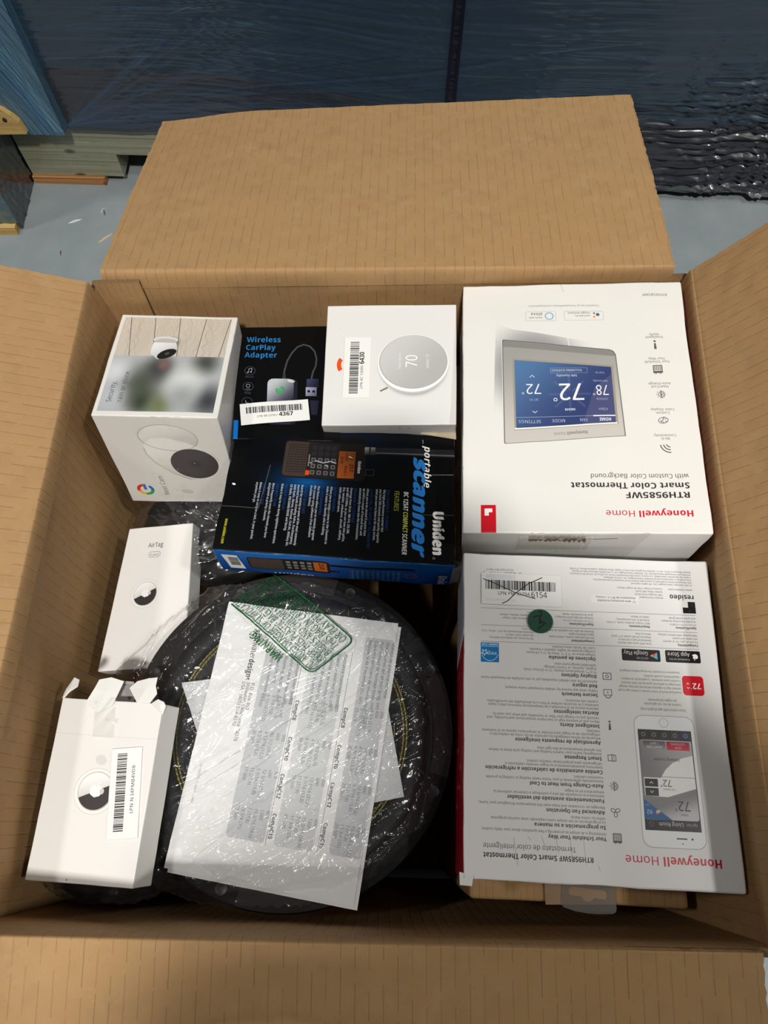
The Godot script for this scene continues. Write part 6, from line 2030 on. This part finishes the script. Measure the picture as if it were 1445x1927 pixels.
func hang_tab():
	var o := Vector3(0.134, 0.3535, 0.046)
	var ax := Vector3(0.0332, 0, 0.0038).normalized()
	var az := Vector3(-0.0038, 0, 0.0332).normalized()
	var outer := []
	for q in [[-17, -14], [17, -14], [17.4, -2], [18.6, 8.0], [18.2, 10.2], [16.4, 11.4], [8, 12.6], [0, 13.0], [-8, 12.6], [-15.4, 11.2], [-17.6, 9.6], [-18.0, 7.6], [-17.2, -2]]:
		outer.append(Vector2(q[0], q[1]))
	var hole := []
	for q in [[0, -1.6], [11.0, -1.6], [12.6, -0.2], [12.8, 2.0], [11.2, 3.6], [4.4, 3.6], [2.4, 5.6], [0, 6.2], [-2.4, 5.6], [-4.4, 3.6], [-11.2, 3.6], [-12.8, 2.0], [-12.6, -0.2], [-11, -1.6]]:
		hole.append(Vector2(q[0], q[1]))
	var ring := PackedVector2Array()
	for p in outer: ring.append(p)
	ring.append(outer[0])
	ring.append(hole[0] + Vector2(-0.02, 0))
	for i in range(hole.size() - 1, -1, -1): ring.append(hole[i])
	var tri := Geometry2D.triangulate_polygon(ring)
	var b := Build.new()
	var at := func(p: Vector2, y: float): return ax * p.x * 0.001 + az * p.y * 0.001 + Vector3(0, y - 0.0006 * (p.y * 0.1), 0)
	for k in range(0, tri.size(), 3):
		var p0: Vector3 = at.call(ring[tri[k]], 0.0004)
		var p1: Vector3 = at.call(ring[tri[k + 1]], 0.0004)
		var p2: Vector3 = at.call(ring[tri[k + 2]], 0.0004)
		if (p2 - p0).cross(p1 - p0).y < 0:
			var s := p1
			p1 = p2
			p2 = s
		b.face(p0, p1, p2, p0)
		b.face(p0 - Vector3(0, 0.0008, 0), p2 - Vector3(0, 0.0008, 0), p1 - Vector3(0, 0.0008, 0), p0 - Vector3(0, 0.0008, 0))
	for lp in [outer, hole]:
		for i in lp.size():
			var p: Vector2 = lp[i]
			var q: Vector2 = lp[(i + 1) % lp.size()]
			b.face(at.call(p, 0.0004), at.call(q, 0.0004), at.call(q, -0.0004), at.call(p, -0.0004))
	var m := mat(Color(0.5, 0.49, 0.47, 0.42), 0.3, 0.5)
	m.transparency = BaseMaterial3D.TRANSPARENCY_ALPHA
	m.cull_mode = BaseMaterial3D.CULL_DISABLED
	tag(part("hang_tab", b.mesh(), m, self, o), "clear plastic hanger tab with a slot, sticking out under the lower thermostat box", "hang tab")


# ---------------------------------------------------------------- the photographer, who stands over the carton and shades its near side
func nets(bones: Array, cell: float, k: float, grow := 0.0) -> Build:
	# tapered capsules [a, b, ra, rb] joined by a smooth minimum, meshed as surface nets
	var lo := Vector3.INF
	var hi := -Vector3.INF
	for q in bones:
		var r: float = maxf(q[2], q[3]) + grow + cell * 3
		lo = lo.min(q[0] - Vector3(r, r, r)).min(q[1] - Vector3(r, r, r))
		hi = hi.max(q[0] + Vector3(r, r, r)).max(q[1] + Vector3(r, r, r))
	var nx := int((hi.x - lo.x) / cell) + 2
	var ny := int((hi.y - lo.y) / cell) + 2
	var nz := int((hi.z - lo.z) / cell) + 2
	var f := PackedFloat32Array()
	f.resize(nx * ny * nz)
	f.fill(1.0)
	for q in bones:
		var a: Vector3 = q[0]
		var ab: Vector3 = q[1] - a
		var ra: float = q[2] + grow
		var rb: float = q[3] + grow
		var L := maxf(ab.length_squared(), 1e-9)
		var m: float = maxf(ra, rb) + k + cell * 2
		var i0 := (a.min(q[1]) - Vector3(m, m, m) - lo) / cell
		var i1 := (a.max(q[1]) + Vector3(m, m, m) - lo) / cell
		for z in range(maxi(0, int(i0.z)), mini(nz, int(i1.z) + 1)):
			for y in range(maxi(0, int(i0.y)), mini(ny, int(i1.y) + 1)):
				var o := (z * ny + y) * nx
				for x in range(maxi(0, int(i0.x)), mini(nx, int(i1.x) + 1)):
					var p := lo + Vector3(x, y, z) * cell - a
					var t := clampf(p.dot(ab) / L, 0, 1)
					var d := (p - ab * t).length() - lerpf(ra, rb, t)
					var e := f[o + x]
					var h := maxf(k - absf(d - e), 0.0) / k
					f[o + x] = minf(d, e) - h * h * k * 0.25
	var b := Build.new()
	var id := {}
	var corner := [0, 1, nx, nx + 1, nx * ny, nx * ny + 1, nx * ny + nx, nx * ny + nx + 1]
	var at8 := [Vector3(0, 0, 0), Vector3(1, 0, 0), Vector3(0, 1, 0), Vector3(1, 1, 0), Vector3(0, 0, 1), Vector3(1, 0, 1), Vector3(0, 1, 1), Vector3(1, 1, 1)]
	var edges := [[0, 1], [2, 3], [4, 5], [6, 7], [0, 2], [1, 3], [4, 6], [5, 7], [0, 4], [1, 5], [2, 6], [3, 7]]
	for z in nz - 1:
		for y in ny - 1:
			var o := (z * ny + y) * nx
			for x in nx - 1:
				var s := 0
				for c in 8:
					if f[o + x + corner[c]] < 0.0: s += 1
				if s == 0 or s == 8:
					continue
				var sum := Vector3.ZERO
				var n := 0
				for e in edges:
					var v0 := f[o + x + corner[e[0]]]
					var v1 := f[o + x + corner[e[1]]]
					if (v0 < 0.0) != (v1 < 0.0):
						sum += at8[e[0]].lerp(at8[e[1]], v0 / (v0 - v1))
						n += 1
				id[o + x] = b.vert(lo + (Vector3(x, y, z) + sum / n) * cell, Vector3.UP)
	var sy := nx
	var sz := nx * ny
	for key in id:
		var v0 := f[key]
		for ax in 3:
			var st: int = [1, sy, sz][ax]
			var u: int = [sy, sz, 1][ax]
			var w: int = [sz, 1, sy][ax]
			var v1 := f[key + st]
			if (v0 < 0.0) == (v1 < 0.0):
				continue
			if not (id.has(key - u) and id.has(key - w) and id.has(key - u - w)):
				continue
			if v0 < 0.0: b.quad(id[key], id[key - w], id[key - u - w], id[key - u])
			else: b.quad(id[key], id[key - u], id[key - u - w], id[key - w])
	b.smooth()
	return b


func person():
	var o := Vector3(0.10, 0, 0.47)
	var t = thing("person", o, "person in dark jacket and trousers bending over the carton, a phone in the right hand", "person")
	var H := Vector3(0.065, 1.300, 0.365)          # head
	var neck := Vector3(0.085, 1.205, 0.385)
	var chest := Vector3(0.10, 1.065, 0.375)
	var hip := Vector3(0.10, 0.70, 0.420)
	var sl := Vector3(-0.045, 1.11, 0.385)
	var sr := Vector3(0.245, 1.11, 0.385)
	var el := Vector3(-0.080, 0.875, 0.440)
	var er := Vector3(0.255, 0.925, 0.310)
	var wl := Vector3(-0.065, 0.670, 0.400)
	var wr := Vector3(0.075, 0.905, 0.105)
	var kl := Vector3(0.035, 0.385, 0.470)
	var kr := Vector3(0.165, 0.385, 0.470)
	var al := Vector3(0.025, 0.065, 0.500)
	var ar := Vector3(0.175, 0.065, 0.500)
	var skin := mat(Color(0.76, 0.58, 0.47), 0.55)
	skin.subsurf_scatter_enabled = true
	skin.subsurf_scatter_strength = 0.1
	var torso := [[chest, hip, 0.085, 0.09], [chest + Vector3(-0.05, -0.02, 0), hip + Vector3(-0.045, 0.02, 0), 0.075, 0.075], [chest + Vector3(0.05, -0.02, 0), hip + Vector3(0.045, 0.02, 0), 0.075, 0.075], [sl, sr, 0.055, 0.055], [chest, neck, 0.07, 0.045]]
	var arms := [[sl, el, 0.046, 0.037], [el, wl, 0.036, 0.024], [sr, er, 0.046, 0.037], [er, wr, 0.036, 0.024]]
	var legs := [[hip + Vector3(-0.055, -0.02, 0), kl, 0.075, 0.050], [kl, al, 0.050, 0.034], [hip + Vector3(0.055, -0.02, 0), kr, 0.075, 0.050], [kr, ar, 0.050, 0.034]]
	# head looks down at the phone: d points out of the face
	var d := (Vector3(0, 0.9, 0.02) - H).normalized()
	var side := d.cross(Vector3.UP).normalized()
	var top := side.cross(d).normalized()
	var face := [[H + top * 0.022 - d * 0.010, H - top * 0.020 + d * 0.008, 0.066, 0.054], [H - top * 0.045 + d * 0.025, H - top * 0.060 + d * 0.036, 0.040, 0.026],
		[H + top * 0.004 + d * 0.062, H - top * 0.022 + d * 0.074, 0.008, 0.012], [H - top * 0.045 + d * 0.058 - side * 0.012, H - top * 0.045 + d * 0.058 + side * 0.012, 0.007, 0.007],
		[H + side * 0.062 + top * 0.008, H + side * 0.066 - top * 0.018, 0.013, 0.008], [H - side * 0.062 + top * 0.008, H - side * 0.066 - top * 0.018, 0.013, 0.008],
		[H - top * 0.03, neck, 0.045, 0.042], [H + top * 0.014 + d * 0.058 - side * 0.035, H + top * 0.014 + d * 0.058 + side * 0.035, 0.008, 0.008]]
	# each finger its own chain, wrapped round the phone's long edges
	var fwd := Vector3(0, -0.9259, -0.3778)
	var upv := Vector3(0, 0.3778, -0.9259)
	var grips := []
	for i in 4:   # the other hand hangs half closed
		var b0 := wl + Vector3(-0.002, -0.062, -0.022 + i * 0.0155)
		var l: float = [0.9, 1.0, 0.95, 0.75][i]
		var b1 := b0 + Vector3(0.004, -0.026 * l, -0.002)
		grips.append([b0, b1, 0.0082, 0.0076])
		grips.append([b1, b1 + Vector3(0.012, -0.022 * l, -0.001), 0.0074, 0.0062])
	grips.append([wl, wl + Vector3(0, -0.050, 0), 0.024, 0.022])
	grips.append([wl + Vector3(0, -0.045, -0.018), wl + Vector3(0, -0.056, 0.018), 0.014, 0.013])
	grips.append([wl + Vector3(0.002, -0.022, -0.018), wl + Vector3(0.010, -0.050, -0.034), 0.0105, 0.0088])
	grips.append([wl + Vector3(0.010, -0.050, -0.034), wl + Vector3(0.016, -0.072, -0.034), 0.0086, 0.0070])
	for s in [1.0]:
		var w: Vector3 = wr
		var edge := Vector3(0, 0.9, 0) - upv * 0.052 - fwd * 0.010 + Vector3(s * 0.030, 0, 0)
		var palm: Vector3 = edge + Vector3(s * 0.020, 0.0, 0.0) - upv * 0.018 - fwd * 0.004
		grips.append([w, palm, 0.023, 0.020])
		grips.append([palm, palm + upv * 0.030, 0.018, 0.013])
		for i in 4:
			var base: Vector3 = palm + upv * (0.034 - i * 0.0165) + fwd * 0.006
			var l: float = [0.9, 1.0, 0.95, 0.75][i]
			var k1 := base + fwd * 0.012 * l + Vector3(-s * 0.010, 0, 0)
			var k2 := k1 + Vector3(-s * 0.014 * l, 0, 0) + fwd * 0.002
			grips.append([base, k1, 0.0082, 0.0076])
			grips.append([k1, k2, 0.0074, 0.0064])
		var th: Vector3 = palm - fwd * 0.008 - upv * 0.012
		grips.append([th, th + upv * 0.020 + Vector3(-s * 0.008, 0, 0) - fwd * 0.008, 0.0105, 0.0090])
		grips.append([th + upv * 0.020 + Vector3(-s * 0.008, 0, 0) - fwd * 0.008, th + upv * 0.036 + Vector3(-s * 0.018, 0, 0) - fwd * 0.007, 0.0088, 0.0072])
	var body := nets(torso + arms + legs, 0.013, 0.03)
	for extra in [nets(face, 0.0045, 0.014), nets(grips, 0.004, 0.004)]:
		var n := body.v.size()
		body.v.append_array(extra.v)
		body.n.append_array(extra.n)
		body.uv.append_array(extra.uv)
		for i in extra.ix: body.ix.append(i + n)
	part("body", body.mesh(), skin, t, -o)
	var cuff_l := el.lerp(wl, 0.88)
	var cuff_r := er.lerp(wr, 0.88)
	part("jacket", nets(torso + [[sl, el, 0.046, 0.037], [el, cuff_l, 0.036, 0.028], [sr, er, 0.046, 0.037], [er, cuff_r, 0.036, 0.028]], 0.013, 0.035, 0.011).mesh(), mat(Color(0.09, 0.10, 0.13), 0.8, 0.3), t, -o)
	part("trousers", nets(legs + [[hip + Vector3(-0.055, 0.0, 0), hip + Vector3(0.055, 0.0, 0), 0.085, 0.085]], 0.013, 0.03, 0.010).mesh(), mat(Color(0.13, 0.13, 0.15), 0.85, 0.3), t, -o)
	for a in [al, ar]:
		part("shoe", nets([[Vector3(a.x, 0.034, a.z + 0.02), Vector3(a.x, 0.030, a.z - 0.11), 0.034, 0.030], [a, Vector3(a.x, 0.04, a.z), 0.040, 0.038]], 0.008, 0.02).mesh(), mat(Color(0.05, 0.05, 0.055), 0.5), t, -o)
	part("hair", nets([[H + top * 0.030 - d * 0.020, H + top * 0.034 + d * 0.014, 0.070, 0.060], [H + top * 0.010 - d * 0.030, H - top * 0.030 - d * 0.030, 0.068, 0.050]], 0.006, 0.02, 0.002).mesh(), mat(Color(0.10, 0.075, 0.055), 0.7), t, -o)
	for s in [-1.0, 1.0]:
		var e := SphereMesh.new()
		e.radius = 0.0095
		e.height = 0.019
		part("eye", e, mat(Color(0.92, 0.92, 0.9), 0.2), t, H + top * 0.002 + d * 0.055 + side * s * 0.026 - o)
	# the phone, its lens just behind the point of view
	var ph := Vector3(0, 0.9, 0) - fwd * 0.0105 - upv * 0.048
	var phone = thing("phone", ph, "dark phone held above the carton in the right hand", "phone")
	var c := []
	for y in [-0.0035, 0.0035]:
		for q in [[-1, 1], [1, 1], [1, -1], [-1, -1]]:
			c.append(ph + Vector3(q[0] * 0.030, 0, 0) + upv * q[1] * 0.061 + fwd * y)
	part("case", hexa(c, ph, 0.003, {"": mat(Color(0.05, 0.05, 0.06), 0.3)}), null, phone)
	var scr := mat(Color(0.02, 0.02, 0.02), 0.1)
	part("screen", sheet(func(u, w): return Vector3((u - 0.5) * 0.054, 0, 0) + upv * (0.5 - w) * 0.114 - fwd * 0.0037, 2, 2, 0.0, 1, 1, scr), null, phone)
